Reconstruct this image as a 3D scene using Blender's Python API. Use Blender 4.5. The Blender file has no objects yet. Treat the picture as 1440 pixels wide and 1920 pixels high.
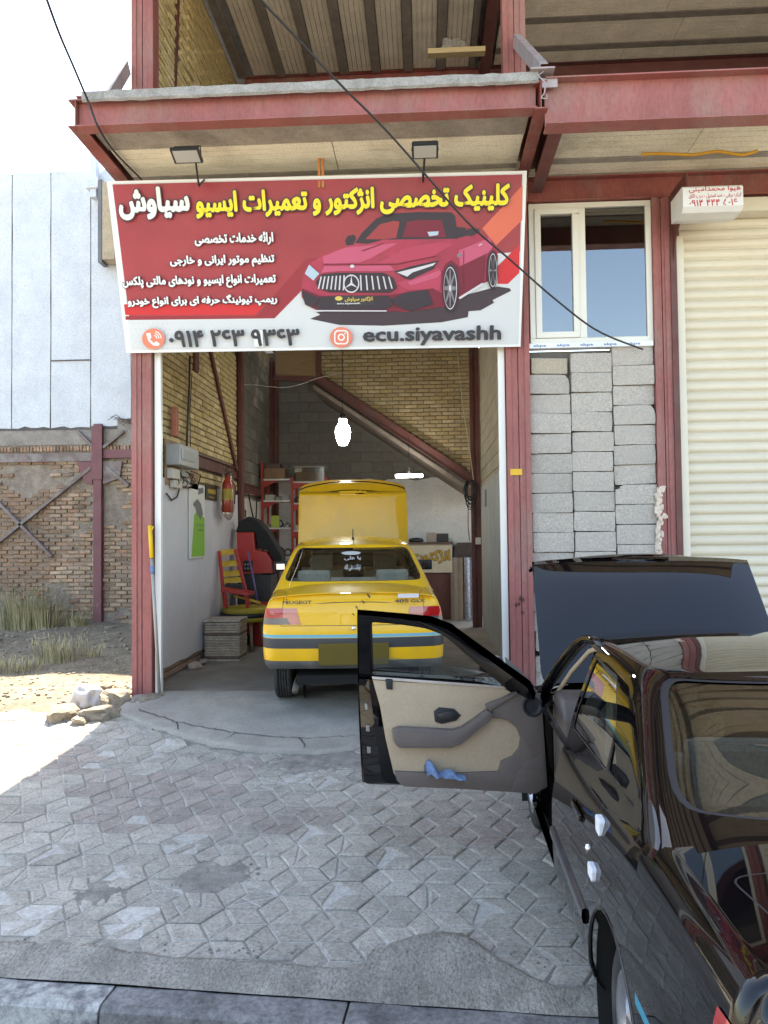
import bpy, bmesh, math, random
from math import sin, cos, pi, radians, sqrt
from mathutils import Vector, Matrix, noise
from mathutils.bvhtree import BVHTree

SC = bpy.context.scene
COL = SC.collection
V = Vector
random.seed(7)

# ------------------------------------------------------------------ camera, sky, sun, exposure
ZC = 1.9                                   # camera height above the pavement
YAW, PITCH, ROLL, FPX = radians(3.06), radians(1.8), radians(.65), 1442.0
F_ = V((-sin(YAW)*cos(PITCH), cos(YAW)*cos(PITCH), sin(PITCH)))
R0 = V((cos(YAW), sin(YAW), 0)); U0 = R0.cross(F_)
R_ = R0*cos(ROLL) - U0*sin(ROLL); U_ = U0*cos(ROLL) + R0*sin(ROLL)
C_ = V((0, 0, ZC))
cd = bpy.data.cameras.new('camera'); cam = bpy.data.objects.new('camera', cd); COL.objects.link(cam)
cam.matrix_world = Matrix(((R_.x, U_.x, -F_.x, 0), (R_.y, U_.y, -F_.y, 0), (R_.z, U_.z, -F_.z, ZC), (0, 0, 0, 1)))
cd.sensor_fit = 'VERTICAL'; cd.sensor_height = 36; cd.lens = FPX/1920*36
cd.clip_start = .05; cd.clip_end = 2000
SC.camera = cam

SUN_EL = radians(61.4)
w = bpy.data.worlds.new('World'); SC.world = w; w.use_nodes = True
nt = w.node_tree; bg = nt.nodes['Background']
sky = nt.nodes.new('ShaderNodeTexSky'); sky.sky_type = 'NISHITA'; sky.sun_disc = False
sky.sun_elevation = SUN_EL; sky.sun_rotation = 0.0; sky.air_density = 1.0; sky.dust_density = 1.2; sky.ozone_density = 1.0
nt.links.new(sky.outputs[0], bg.inputs[0]); bg.inputs[1].default_value = .15
sd = bpy.data.lights.new('sun', 'SUN'); sd.energy = 4.2; sd.angle = radians(.55); sd.color = (1, .955, .88)
so = bpy.data.objects.new('sun', sd); COL.objects.link(so)
so.rotation_euler = (-(pi/2 - SUN_EL), 0, 0); so.location = (0, 20, 40)
SC.view_settings.view_transform = 'Standard'; SC.view_settings.look = 'None'
SC.view_settings.gamma = 1; SC.view_settings.exposure = 2.28; SC.view_settings.use_curve_mapping = False
SC.view_settings.use_white_balance = True; SC.view_settings.white_balance_temperature = 7500; SC.view_settings.white_balance_tint = 8
try:
    SC.cycles.max_bounces = 8; SC.cycles.diffuse_bounces = 5; SC.cycles.transparent_max_bounces = 12
    SC.cycles.caustics_reflective = False; SC.cycles.caustics_refractive = False
    SC.cycles.sample_clamp_indirect = 6
except Exception: pass

# a pixel of the photograph (1440 x 1920) gives a direction; a known plane gives the distance
def ray(x, y): return F_ + R_*((x-720)/FPX) - U_*((y-960)/FPX)
def atY(x, y, Y): r = ray(x, y); return C_ + r*(Y/r.y)
def atX(x, y, X): r = ray(x, y); return C_ + r*(X/r.x)
def atZ(x, y, Z): r = ray(x, y); return C_ + r*((Z-ZC)/r.z)

# ------------------------------------------------------------------ materials
def ramp(nt, fac, stops):
    r = nt.nodes.new('ShaderNodeValToRGB'); e = r.color_ramp.elements
    while len(e) < len(stops): e.new(.5)
    for k, (p, c) in enumerate(stops):
        e[k].position = p; e[k].color = (c, c, c, 1) if isinstance(c, (int, float)) else (*c, 1)
    nt.links.new(fac, r.inputs[0]); return r.outputs[0]
def mixc(nt, fac, a, b, mode='MIX'):
    m = nt.nodes.new('ShaderNodeMix'); m.data_type = 'RGBA'; m.blend_type = mode
    for s, v in ((m.inputs[0], fac), (m.inputs[6], a), (m.inputs[7], b)):
        if hasattr(v, 'links') or hasattr(v, 'is_linked'): nt.links.new(v, s)
        elif isinstance(v, (int, float)): s.default_value = v
        else: s.default_value = (*v, 1)
    return m.outputs[2]
MATS = {}
def M(name, col, rough=.6, metal=0., var=.15, vs=6., bump=0., bs=60., dirt=None, ds=2.5, da=.5, dlo=.5, rnd=0., coat=0., spec=.5, stretch=None, emit=0., bdist=.01, world=0., stain=0., speck=None, ss=75., cior=1.45):
    if name in MATS: return MATS[name]
    m = bpy.data.materials.new(name); m.use_nodes = True; nt = m.node_tree
    b = nt.nodes['Principled BSDF']; L = nt.links.new
    tc = nt.nodes.new('ShaderNodeTexCoord'); vec = tc.outputs['Object']
    oi = nt.nodes.new('ShaderNodeObjectInfo')
    if rnd:
        va = nt.nodes.new('ShaderNodeVectorMath'); va.operation = 'SCALE'; va.inputs[0].default_value = (37, 53, 71)
        L(oi.outputs['Random'], va.inputs['Scale'])
        v2 = nt.nodes.new('ShaderNodeVectorMath'); v2.operation = 'ADD'; L(vec, v2.inputs[0]); L(va.outputs[0], v2.inputs[1]); vec = v2.outputs[0]
    if stretch:
        mp = nt.nodes.new('ShaderNodeMapping'); mp.inputs['Scale'].default_value = stretch; L(vec, mp.inputs[0]); vec = mp.outputs[0]
    def nz(s, det=6, ro=.6):
        n = nt.nodes.new('ShaderNodeTexNoise'); n.inputs['Scale'].default_value = s; n.inputs['Detail'].default_value = det
        n.inputs['Roughness'].default_value = ro; L(vec, n.inputs['Vector']); return n.outputs['Fac']
    c = mixc(nt, ramp(nt, nz(vs), [(.3, 0.), (.7, 1.)]), tuple(x*(1-var) for x in col), tuple(min(1, x*(1+var)) for x in col))
    if dirt is not None:
        dn = nz(ds, 8, .65)
        c = mixc(nt, ramp(nt, dn, [(dlo, 0.), (min(.99, dlo+.18), da)]), c, dirt)
    if rnd:
        mr = nt.nodes.new('ShaderNodeMapRange'); mr.inputs['To Min'].default_value = 1-rnd; mr.inputs['To Max'].default_value = 1+rnd
        L(oi.outputs['Random'], mr.inputs['Value'])
        vm = nt.nodes.new('ShaderNodeVectorMath'); vm.operation = 'SCALE'; L(c, vm.inputs[0]); L(mr.outputs[0], vm.inputs['Scale']); c = vm.outputs[0]
    if speck is None: speck = .2 if rough >= .8 else .07 if rough >= .5 else 0
    if speck and not emit: c = mixc(nt, 1., c, ramp(nt, nz(ss, 4, .75), [(.32, 1-speck*1.5), (.52, 1.), (.72, 1+speck)]), 'MULTIPLY')
    if world:      # tone that drifts over the whole surface, and darker stains
        ge = nt.nodes.new('ShaderNodeNewGeometry')
        def wn(s, det):
            n = nt.nodes.new('ShaderNodeTexNoise'); n.inputs['Scale'].default_value = s; n.inputs['Detail'].default_value = det; n.inputs['Roughness'].default_value = .65; L(ge.outputs['Position'], n.inputs['Vector']); return n.outputs['Fac']
        c = mixc(nt, 1., c, ramp(nt, wn(.9, 6), [(.3, 1-world), (.7, 1+world*.4)]), 'MULTIPLY')
        if stain: c = mixc(nt, 1., c, ramp(nt, wn(2.6, 9), [(.36, 1-stain), (.46, 1.)]), 'MULTIPLY')
    L(c, b.inputs['Base Color'])
    b.inputs['Metallic'].default_value = metal; b.inputs['Specular IOR Level'].default_value = spec
    rr = ramp(nt, nz(vs*2.3, 4), [(.3, max(0, rough-.08)), (.7, min(1, rough+.08))]); L(rr, b.inputs['Roughness'])
    if coat: b.inputs['Coat Weight'].default_value = coat; b.inputs['Coat Roughness'].default_value = .02; b.inputs['Coat IOR'].default_value = cior
    if bump:
        bn = nt.nodes.new('ShaderNodeBump'); bn.inputs['Strength'].default_value = bump; bn.inputs['Distance'].default_value = bdist
        L(nz(bs, 8, .7), bn.inputs['Height']); L(bn.outputs[0], b.inputs['Normal'])
    if emit:
        L(c, b.inputs['Emission Color']); b.inputs['Emission Strength'].default_value = emit
    MATS[name] = m; return m
def flat(name, col, rough=.5, metal=0., spec=.4, coat=0.):
    if name in MATS: return MATS[name]
    m = bpy.data.materials.new(name); m.use_nodes = True; b = m.node_tree.nodes['Principled BSDF']
    b.inputs['Base Color'].default_value = (*col, 1); b.inputs['Roughness'].default_value = rough
    b.inputs['Metallic'].default_value = metal; b.inputs['Specular IOR Level'].default_value = spec; b.inputs['Coat Weight'].default_value = coat
    MATS[name] = m; return m
def glass(name, tint=(.8, .86, .84), rough=.0, strength=1.0):
    if name in MATS: return MATS[name]
    m = bpy.data.materials.new(name); m.use_nodes = True; nt = m.node_tree; L = nt.links.new
    nt.nodes.remove(nt.nodes['Principled BSDF']); out = nt.nodes['Material Output']
    t = nt.nodes.new('ShaderNodeBsdfTransparent'); t.inputs[0].default_value = (*tint, 1)
    g = nt.nodes.new('ShaderNodeBsdfGlossy'); g.inputs['Roughness'].default_value = rough; g.inputs[0].default_value = (1, 1, 1, 1)
    fr = nt.nodes.new('ShaderNodeFresnel'); fr.inputs['IOR'].default_value = 1.55
    mm = nt.nodes.new('ShaderNodeMath'); mm.operation = 'MULTIPLY'; mm.inputs[1].default_value = 1.8*strength; mm.use_clamp = True; L(fr.outputs[0], mm.inputs[0])
    x = nt.nodes.new('ShaderNodeMixShader'); L(mm.outputs[0], x.inputs[0]); L(t.outputs[0], x.inputs[1]); L(g.outputs[0], x.inputs[2]); L(x.outputs[0], out.inputs[0])
    MATS[name] = m; return m
def emis(name, col, s):
    m = bpy.data.materials.new(name); m.use_nodes = True; b = m.node_tree.nodes['Principled BSDF']
    b.inputs['Base Color'].default_value = (*col, 1); b.inputs['Emission Color'].default_value = (*col, 1); b.inputs['Emission Strength'].default_value = s
    MATS[name] = m; return m

# ------------------------------------------------------------------ mesh builder
def basis(d, up=V((0, 0, 1))):
    d = d.normalized(); 
    if abs(d.dot(up)) > .98: up = V((0, 1, 0))
    s = d.cross(up).normalized(); u = s.cross(d).normalized(); return d, s, u
class MB:
    def __init__(s): s.v = []; s.f = []; s.mi = []; s.sm = []
    def add(s, vs, fs, mi=0, sm=False):
        o = len(s.v); s.v += [tuple(p) for p in vs]
        for f in fs: s.f.append([i+o for i in f]); s.mi.append(mi); s.sm.append(sm)
        return s
    def box(s, x0, x1, y0, y1, z0, z1, mi=0):
        return s.add([(x, y, z) for z in (z0, z1) for y in (y0, y1) for x in (x0, x1)],
                     [(0, 2, 3, 1), (4, 5, 7, 6), (0, 1, 5, 4), (2, 6, 7, 3), (0, 4, 6, 2), (1, 3, 7, 5)], mi)
    def obox(s, c, U, W, N, a, b, d, mi=0):      # centre, three unit axes, full sizes
        c = V(c); P = [c + U*(a/2*i) + W*(b/2*j) + N*(d/2*k) for k in (-1, 1) for j in (-1, 1) for i in (-1, 1)]
        return s.add(P, [(0, 2, 3, 1), (4, 5, 7, 6), (0, 1, 5, 4), (2, 6, 7, 3), (0, 4, 6, 2), (1, 3, 7, 5)], mi)
    def bar(s, p, q, w_, h_, mi=0, up=V((0, 0, 1))):
        p = V(p); q = V(q); d, sd, u = basis(q-p, up); return s.obox((p+q)/2, d, sd, u, (q-p).length, w_, h_, mi)
    def ibeam(s, p, q, h, b, tw=.008, tf=.012, up=V((0, 0, 1)), mi=0):
        p = V(p); q = V(q); d, sd, u = basis(q-p, up); L = (q-p).length; c = (p+q)/2
        s.obox(c, d, sd, u, L, tw, h-2*tf, mi)
        s.obox(c+u*(h/2-tf/2), d, sd, u, L, b, tf, mi); return s.obox(c-u*(h/2-tf/2), d, sd, u, L, b, tf, mi)
    def channel(s, p, q, h, b, t=.008, side=1, up=V((0, 0, 1)), mi=0):   # C section, web at the centre line, flanges to `side`
        p = V(p); q = V(q); d, sd, u = basis(q-p, up); sd = sd*side; L = (q-p).length; c = (p+q)/2
        s.obox(c, d, sd, u, L, t, h, mi)
        for k in (-1, 1): s.obox(c + u*k*(h/2-t/2) + sd*(b/2+t/2), d, sd, u, L, b, t, mi)
        return s
    def tube(s, pts, r, n=8, closed=False, mi=0, caps=True):
        pts = [V(p) for p in pts]; N = len(pts); rs = r if isinstance(r, (list, tuple)) else [r]*N
        rings = []; prev = None
        for i, p in enumerate(pts):
            a = pts[(i-1) % N] if (i or closed) else p; b = pts[(i+1) % N] if (i < N-1 or closed) else p
            d = (b-a)
            if d.length < 1e-9: d = V((0, 0, 1))
            d.normalize()
            if prev is None: _, sd, u = basis(d)
            else:
                sd = prev - d*prev.dot(d)
                sd = sd.normalized() if sd.length > 1e-6 else basis(d)[1]
                u = sd.cross(d)
            prev = sd
            rings.append([p + (sd*cos(2*pi*k/n) + u*sin(2*pi*k/n))*rs[i] for k in range(n)])
        vs = [v for rg in rings for v in rg]; fs = []
        for i in range(N if closed else N-1):
            j = (i+1) % N
            for k in range(n): fs.append((i*n+k, i*n+(k+1) % n, j*n+(k+1) % n, j*n+k))
        if caps and not closed: fs += [tuple(range(n))[::-1], tuple((N-1)*n+k for k in range(n))]
        return s.add(vs, fs, mi, True)
    def prism(s, poly, O, A, B, N, d0, d1, mi=0, sidemi=None):   # polygon (a,b) in plane O,A,B extruded d0..d1 along N
        n = len(poly); O = V(O)
        lo = [O + A*a + B*b + N*d0 for a, b in poly]; hi = [O + A*a + B*b + N*d1 for a, b in poly]
        s.add(lo+hi, [tuple(range(n))[::-1], tuple(range(n, 2*n))], mi)
        return s.add(lo+hi, [(i, (i+1) % n, n+(i+1) % n, n+i) for i in range(n)], mi if sidemi is None else sidemi)
    def lathe(s, prof, O, A, n=24, mi=0, sm=True):     # profile (radius, height along A)
        A = V(A).normalized(); _, sd, u = basis(A); O = V(O); vs = []
        for r, h in prof:
            for k in range(n): vs.append(O + A*h + (sd*cos(2*pi*k/n) + u*sin(2*pi*k/n))*r)
        fs = [(i*n+k, i*n+(k+1) % n, (i+1)*n+(k+1) % n, (i+1)*n+k) for i in range(len(prof)-1) for k in range(n)]
        return s.add(vs, fs, mi, sm)
    def grid(s, P, mi=0, sm=True, closed_u=False):   # P[i][j]
        n, m = len(P), len(P[0]); o = [p for r in P for p in r]
        return s.add(o, [(i*m+j, i*m+j+1, (i+1)*m+j+1, (i+1)*m+j) for i in range(n-1) for j in range(m-1)], mi, sm)
    def rock(s, c, sx, sy, sz, seed=0, mi=0, n=2, rough=.25, sm=False):
        bm = bmesh.new(); bmesh.ops.create_icosphere(bm, subdivisions=n, radius=1)
        for v in bm.verts:
            q = v.co.copy(); k = 1 + rough*noise.noise(q*1.3+V((seed*7.1, seed*3.3, 1))) + rough*.5*noise.noise(q*3.1+V((seed, 2, seed*2)))
            q.x = math.copysign(abs(q.x)**.75, q.x); q.y = math.copysign(abs(q.y)**.75, q.y); q.z = math.copysign(abs(q.z)**.6, q.z)
            v.co = q*k
        bm.verts.index_update(); rz = Matrix.Rotation(seed*1.7, 3, 'Z')
        vs = [rz @ V((v.co.x*sx, v.co.y*sy, v.co.z*sz)) + V(c) for v in bm.verts]
        fs = [tuple(v.index for v in f.verts) for f in bm.faces]; bm.free()
        return s.add(vs, fs, mi, sm)
    def xf(s, T): s.v = [tuple(T @ V(p)) for p in s.v]; return s
    def mesh(s, name, mats, bevel=0):
        me = bpy.data.meshes.new(name); me.from_pydata(s.v, [], s.f)
        for m in (mats if isinstance(mats, (list, tuple)) else [mats]): me.materials.append(m)
        me.polygons.foreach_set('material_index', s.mi); me.polygons.foreach_set('use_smooth', s.sm)
        if bevel:
            bm = bmesh.new(); bm.from_mesh(me); bmesh.ops.remove_doubles(bm, verts=bm.verts, dist=1e-5)
            ed = [e for e in bm.edges if len(e.link_faces) == 2 and e.calc_face_angle(0) > .5]
            bmesh.ops.bevel(bm, geom=ed, offset=bevel, segments=2, profile=.6, affect='EDGES', clamp_overlap=True); bm.to_mesh(me); bm.free()
        me.update(); return me
    def build(s, name, mats, parent=None, bevel=0, **kw):
        o = bpy.data.objects.new(name, s.mesh(name, mats, bevel)); COL.objects.link(o); par(o, parent); return tag(o, **kw)
def par(o, p):
    if p is not None:
        o.parent = p
        if p.type == 'EMPTY': o.matrix_parent_inverse = Matrix.Translation(p.location).inverted() if p.get('_static') else Matrix()
def tag(o, label=None, cat=None, group=None, kind=None):
    if label: o['label'] = label
    if cat: o['category'] = cat
    if group: o['group'] = group
    if kind: o['kind'] = kind
    return o
def thing(name, label, cat, loc, group=None, static=True):    # an Empty at the base of the thing
    o = bpy.data.objects.new(name, None); COL.objects.link(o); o.location = loc; o.empty_display_size = .2
    if static: o['_static'] = 1
    return tag(o, label, cat, group)
def inst(name, me, parent, mtx):
    o = bpy.data.objects.new(name, me); COL.objects.link(o); o.parent = parent; o.matrix_basis = mtx; return o
X3, Y3, Z3 = V((1, 0, 0)), V((0, 1, 0)), V((0, 0, 1))
def frame(U, N, W, loc): return Matrix(((U.x, N.x, W.x, loc[0]), (U.y, N.y, W.y, loc[1]), (U.z, N.z, W.z, loc[2]), (0, 0, 0, 1)))
def shade(o, ang=40):
    o.data.polygons.foreach_set('use_smooth', [True]*len(o.data.polygons)); o.data.set_sharp_from_angle(angle=radians(ang)); return o
def rects(n, a, b, r):       # rounded rectangle a x b
    out = []
    for cx, cy, s0 in ((a/2-r, b/2-r, 0), (-a/2+r, b/2-r, 90), (-a/2+r, -b/2+r, 180), (a/2-r, -b/2+r, 270)):
        for k in range(n+1): t = radians(s0+90*k/n); out.append((cx+r*cos(t), cy+r*sin(t)))
    return out

# ------------------------------------------------------------------ lettering
AR = {'ا': (0xFE8D, 2), 'ب': (0xFE8F, 4), 'پ': (0xFB56, 4), 'ت': (0xFE95, 4), 'ج': (0xFE9D, 4), 'چ': (0xFB7A, 4), 'ح': (0xFEA1, 4), 'خ': (0xFEA5, 4),
      'د': (0xFEA9, 2), 'ر': (0xFEAD, 2), 'ز': (0xFEAF, 2), 'ژ': (0xFB8A, 2), 'س': (0xFEB1, 4), 'ش': (0xFEB5, 4), 'ص': (0xFEB9, 4), 'ض': (0xFEBD, 4),
      'ط': (0xFEC1, 4), 'ظ': (0xFEC5, 4), 'ع': (0xFEC9, 4), 'غ': (0xFECD, 4), 'ف': (0xFED1, 4), 'ق': (0xFED5, 4), 'ک': (0xFB8E, 4), 'گ': (0xFB92, 4),
      'ل': (0xFEDD, 4), 'م': (0xFEE1, 4), 'ن': (0xFEE5, 4), 'و': (0xFEED, 2), 'ه': (0xFEE9, 4), 'ی': (0xFBFC, 4), 'ئ': (0xFE89, 4)}
def shape(s):               # joined letter forms, in drawing order
    out = []
    for i, ch in enumerate(s):
        if ch not in AR: out.append(ch); continue
        b, n = AR[ch]
        pr = i > 0 and s[i-1] in AR and AR[s[i-1]][1] == 4; nx = i < len(s)-1 and s[i+1] in AR and n == 4
        out.append(chr(b + (3 if pr and nx else 1 if pr else 2 if nx else 0)))
    r = ''.join(reversed(out)); res = ''; run = ''
    for ch in r + ' ':       # digits keep their own order
        if ch in '۰۱۲۳۴۵۶۷۸۹': run = ch + run
        else: res += run + ch; run = ''
    return res[:-1]
def glyphs(body, ltr=False, res=2):
    c = bpy.data.curves.new('t', 'FONT'); c.body = body if ltr else shape(body); c.resolution_u = res; c.fill_mode = 'FRONT'
    o = bpy.data.objects.new('t', c); COL.objects.link(o); bpy.context.view_layer.update()
    me = bpy.data.meshes.new_from_object(o); bpy.data.objects.remove(o); bpy.data.curves.remove(c)
    vs = [v.co.copy() for v in me.vertices]; fs = [tuple(p.vertices) for p in me.polygons]; bpy.data.meshes.remove(me); return vs, fs
def text(name, body, mat, parent, O, A, B, N, x0, x1, y0, y1, d=.002, bold=.02, out=0, outmat=None, ltr=False, italic=0, tf=None):
    """letters filling the box x0..x1, y0..y1 of plane O,A,B, lying d above it; the stroke is thickened by shifted copies, an outline lies below"""
    vs, fs = glyphs(body, ltr); vx = [v.x for v in vs]; vy = [v.y for v in vs]
    a0, a1, b0, b1 = min(vx)-bold, max(vx)+bold, min(vy)-bold, max(vy)+bold; sx = (x1-x0)/(a1-a0); sy = (y1-y0)/(b1-b0)
    def put(r, dd, nm, mt, n):
        m = MB(); sh = [(0, 0)]+[(r*cos(2*pi*k/n), r*sin(2*pi*k/n)) for k in range(n)] if r else [(0, 0)]
        for k, (du, dv) in enumerate(sh):
            P = []
            for v in vs:
                a = x0 + (v.x+du-a0)*sx; b = y0 + (v.y+dv-b0)*sy; q = V(O) + A*(a+italic*(b-y0)) + B*b + N*(dd-k*.00006); P.append(tf(q) if tf else q)
            m.add(P, fs)
        return m.build(nm, mt, parent)
    if out: put(bold+out, d-.0008, name+'_outline', outmat, 10)
    return put(bold, d, name, mat, 8)
# ------------------------------------------------------------------ setting: ground, road, pavement, ramp, garage floor
ZF = .31
def prof(y):
    pts = [(3.2, 0), (6.45, .13), (7.9, .30), (9.5, .30), (14, .27)]
    if y <= pts[0][0]: return 0.
    for (a, za), (b, zb) in zip(pts, pts[1:]):
        if y <= b: return za + (zb-za)*(y-a)/(b-a)
    return .27
def proj(p):
    d = V(p)-C_; z = d.dot(F_); return (720+FPX*d.dot(R_)/z, 960-FPX*d.dot(U_)/z) if z > .1 else (-9e3, -9e3)
def ykerb(x): return 3.155-.075*x

concrete = M('concrete', (.30, .29, .275), .85, var=.22, vs=3, bump=.5, bs=90, dirt=(.17, .16, .15), ds=1.6, da=.6)
dirtm = M('dry_dirt', (.27, .22, .155), .95, var=.3, vs=2.2, bump=.8, bs=45, dirt=(.19, .155, .11), ds=5, da=.6, bdist=.03, ss=22, speck=.35)
asphalt = M('asphalt', (.27, .25, .22), .9, var=.3, vs=14, bump=.6, bs=160, dirt=(.2, .18, .15), ds=1.5, da=.5)
sand = M('joint_sand', (.36, .335, .285), .95, var=.35, vs=10, bump=.7, bs=80)

def nonuni(parts):
    out = []
    for a, b, n in parts: out += [a+(b-a)*k/n for k in range(n)]
    return out + [parts[-1][1]]
gx = nonuni([(-400, -40, 6), (-40, -11, 6), (-11, -2.7, 64), (-2.7, 8, 8), (8, 60, 5), (60, 400, 5)])
gy = nonuni([(-400, -20, 6), (-20, 3, 5), (3, 6.6, 8), (6.6, 15, 70), (15, 40, 6), (40, 500, 6)])
def lotz(x, y):
    if y < 3.1: return -.26
    z = prof(y)
    if x > -2.95 or y < 7.2: return z-.07
    n = noise.noise(V((x*1.3, y*1.3, 0)))*.05 + noise.noise(V((x*5, y*5, 3)))*.02 + noise.noise(V((x*13, y*13, 5)))*.012
    e = min(1, (y-7.2)/.5); rise = max(0, min(1, (y-11.5)/2.2))*.22*(.6+.6*noise.noise(V((x*.9, y, 7))))
    return z - .02 + n*e*min(1, (-2.95-x)/.25+.3) + rise - .05*(1-e)
b = MB(); b.grid([[V((x, y, lotz(x, y))) for x in gx] for y in gy]); b.build('ground', dirtm, kind='structure')
b = MB(); b.add([(-80, -40, -.13), (80, -40, -.13), (80, ykerb(80)-.14+6, -.13), (1.0, ykerb(1)-.1, -.13), (-80, ykerb(-30)-.1, -.13)], [(0, 1, 2, 3, 4)]); b.build('road', asphalt, kind='structure')

# pavement: bed of sand, hexagonal pavers each with three raised diamonds
PX0, PX1 = -6.5, 6.5
def rampY(x):
    pts = [(-9, 7.3), (-3.1, 7.3), (-2.9, 7.25), (-2.45, 6.9), (-1.82, 6.52), (-1.3, 6.36), (-.88, 6.32), (-.5, 6.48), (.2, 6.42), (1.0, 6.5), (1.25, 7.2), (1.5, 7.74), (9, 7.74)]
    for (a, ya), (c, yb) in zip(pts, pts[1:]):
        if x <= c: return ya+(yb-ya)*(x-a)/(c-a)
    return 7.74
xs = [PX0+(PX1-PX0)*k/130 for k in range(131)]
b = MB(); rows = []
for t in range(41): rows.append([V((x, (ykerb(x)+.05)*(1-t/40)+(rampY(x)+.06)*t/40, 0)) for x in xs])
for r in rows:
    for p in r: p.z = prof(p.y)+.012*noise.noise(V((p.x*.8, p.y*.8, 1)))-.0105
b.grid(rows, sm=False); pavement = b.build('pavement', sand, kind='structure')

paver_g = M('paver_grey', (.42, .38, .32), .85, var=.16, vs=9, bump=.55, bs=110, dirt=(.48, .44, .38), ds=7, da=.45, rnd=.13, world=.2, stain=.14, speck=.28, ss=60)
paver_r = M('paver_rose', (.41, .345, .295), .85, var=.16, vs=9, bump=.55, bs=110, dirt=(.48, .43, .375), ds=7, da=.45, rnd=.13, world=.2, stain=.14, speck=.28, ss=60)
groove = M('paver_groove', (.50, .47, .42), .95, var=.2, vs=20, bump=.5, bs=120, rnd=.1)
HR = .168
def clip(poly, p, n):
    out = []
    for i in range(len(poly)):
        a, c = poly[i], poly[(i+1) % len(poly)]; da = (a-p).dot(n); dc = (c-p).dot(n)
        if da >= 0: out.append(a)
        if (da >= 0) != (dc >= 0): out.append(a+(c-a)*(da/(da-dc)))
    return out
def inset(poly, d):
    c = sum(poly, V((0, 0)))/len(poly); q = poly
    for i in range(len(poly)):
        a, e = poly[i], poly[(i+1) % len(poly)]; t = (e-a)
        if t.length < 1e-6: continue
        n = V((-t.y, t.x)).normalized()
        if (c-a).dot(n) < 0: n = -n
        q = clip(q, a+n*d, n)
        if len(q) < 3: return []
    return q
def paver_mesh(seed, cracked, mt):
    rg = random.Random(seed); b = MB(); hexv = [V((HR*cos(pi/3*k), HR*sin(pi/3*k))) for k in range(6)]
    hx = inset(hexv, .004); n = len(hx)
    b.prism([(p.x, p.y) for p in hx], (0, 0, 0), X3, Y3, Z3, -.03, -.0075, 1)
    for k in (0, 2, 4):
        rh = [V((0, 0)), hexv[k], hexv[(k+1) % 6], hexv[(k+2) % 6]]
        pcs = [rh]
        for _ in range(cracked):
            a = rg.uniform(0, pi); nn = V((cos(a), sin(a))); c = sum(rh, V((0, 0)))/4 + V((rg.uniform(-.04, .04), rg.uniform(-.04, .04)))
            if rg.random() < .6: pcs = [q for pc in pcs for q in (clip(pc, c+nn*.0022, nn), clip(pc, c-nn*.0022, -nn)) if len(q) > 2]
        for pc in pcs:
            lo = inset(pc, .0035 if cracked else .0055); hi = inset(lo, .0085) if lo else []
            if len(lo) < 3 or len(hi) != len(lo): continue
            if rg.random() < .25 and len(pcs) == 1:      # a chipped corner
                j = rg.randrange(len(hi)); hi[j] = hi[j].lerp(sum(hi, V((0, 0)))/len(hi), .25)
            m = len(lo); dz = rg.uniform(-.002, .001) if cracked else rg.uniform(-.0006, .0006)
            vs = [(p.x, p.y, -.0095) for p in lo]+[(p.x, p.y, -.0055+dz) for p in lo]+[(p.x, p.y, dz) for p in hi]
            b.add(vs, [tuple(range(2*m, 3*m))]+[(i, (i+1) % m, m+(i+1) % m, m+i) for i in range(m)]+[(m+i, m+(i+1) % m, 2*m+(i+1) % m, 2*m+i) for i in range(m)])
    return b.mesh('paver', [mt, groove])
PV = {(r, c): [paver_mesh(10*r+3*c+s, c, (paver_g, paver_r)[r]) for s in range(3)] for r in (0, 1) for c in (0, 1, 2)}
cells = []
i = 0; x = PX0
while x < PX1:
    y = ykerb(x)+.02 + (HR*sqrt(3)/2 if i % 2 else 0); y0 = 2.6+((i % 2)*.5)*HR*sqrt(3); k = 0
    while True:
        y = y0 + k*HR*sqrt(3); k += 1
        if y > 7.7: break
        if y < ykerb(x)+.22 or y > rampY(x)-.04: continue
        cells.append((x, y))
    x += HR*1.5; i += 1
holes = [(-1.22, 4.27, .15), (-1.75, 4.05, .11), (-1.0, 6.1, .2), (-.6, 6.15, .2)]
vis, rest = [], []
for (x, y) in cells:
    if any((x-hx)**2+((y-hy)*1.0)**2 < r*r for hx, hy, r in holes): continue
    u, v_ = proj((x, y, prof(y)))
    (vis if -40 < u < 1120 and v_ < 1900 else rest).append((x, y))
vis.sort(key=lambda c: c[0]**2+c[1]**2); rest += vis[300:]; vis = vis[:300]
rg = random.Random(3)
def paver_at(x, y):
    red = (noise.noise(V((x*.8, y*1.3, 4.2))) > .12 and x < -.3 and y > 4.9) or (abs(x-.5) < .45 and abs(y-5.1) < .35)
    ck = 1 if noise.noise(V((x*1.1, y*1.1, 9))) > .18 or x < -1.5 and rg.random() < .5 else 0
    if any((x-hx)**2+(y-hy)**2 < (r+.3)**2 for hx, hy, r in holes) and rg.random() < .7: ck = 2
    sl = math.atan2(prof(y+.05)-prof(y-.05), .1)
    z = prof(y) + .012*noise.noise(V((x*.8, y*.8, 1))) + rg.uniform(-.003, .004)
    m = Matrix.Translation((x, y, z)) @ Matrix.Rotation(sl+rg.uniform(-.018, .018), 4, 'X') @ Matrix.Rotation(rg.uniform(-.018, .018), 4, 'Y') @ Matrix.Rotation(rg.uniform(-.02, .02), 4, 'Z')
    return PV[(int(red), ck)][rg.randrange(3)], m
for (x, y) in vis:
    me, m = paver_at(x, y); inst('paver', me, pavement, m)
b = MB()
for (x, y) in rest:
    me, m = paver_at(x, y); vs = [m @ v.co for v in me.vertices]
    for p in me.polygons: pass
    o = len(b.v); b.v += [tuple(v) for v in vs]
    for p in me.polygons: b.f.append([q+o for q in p.vertices]); b.mi.append(p.material_index); b.sm.append(False)
b.build('paver_field', [paver_g, groove], pavement, kind='stuff')
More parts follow.
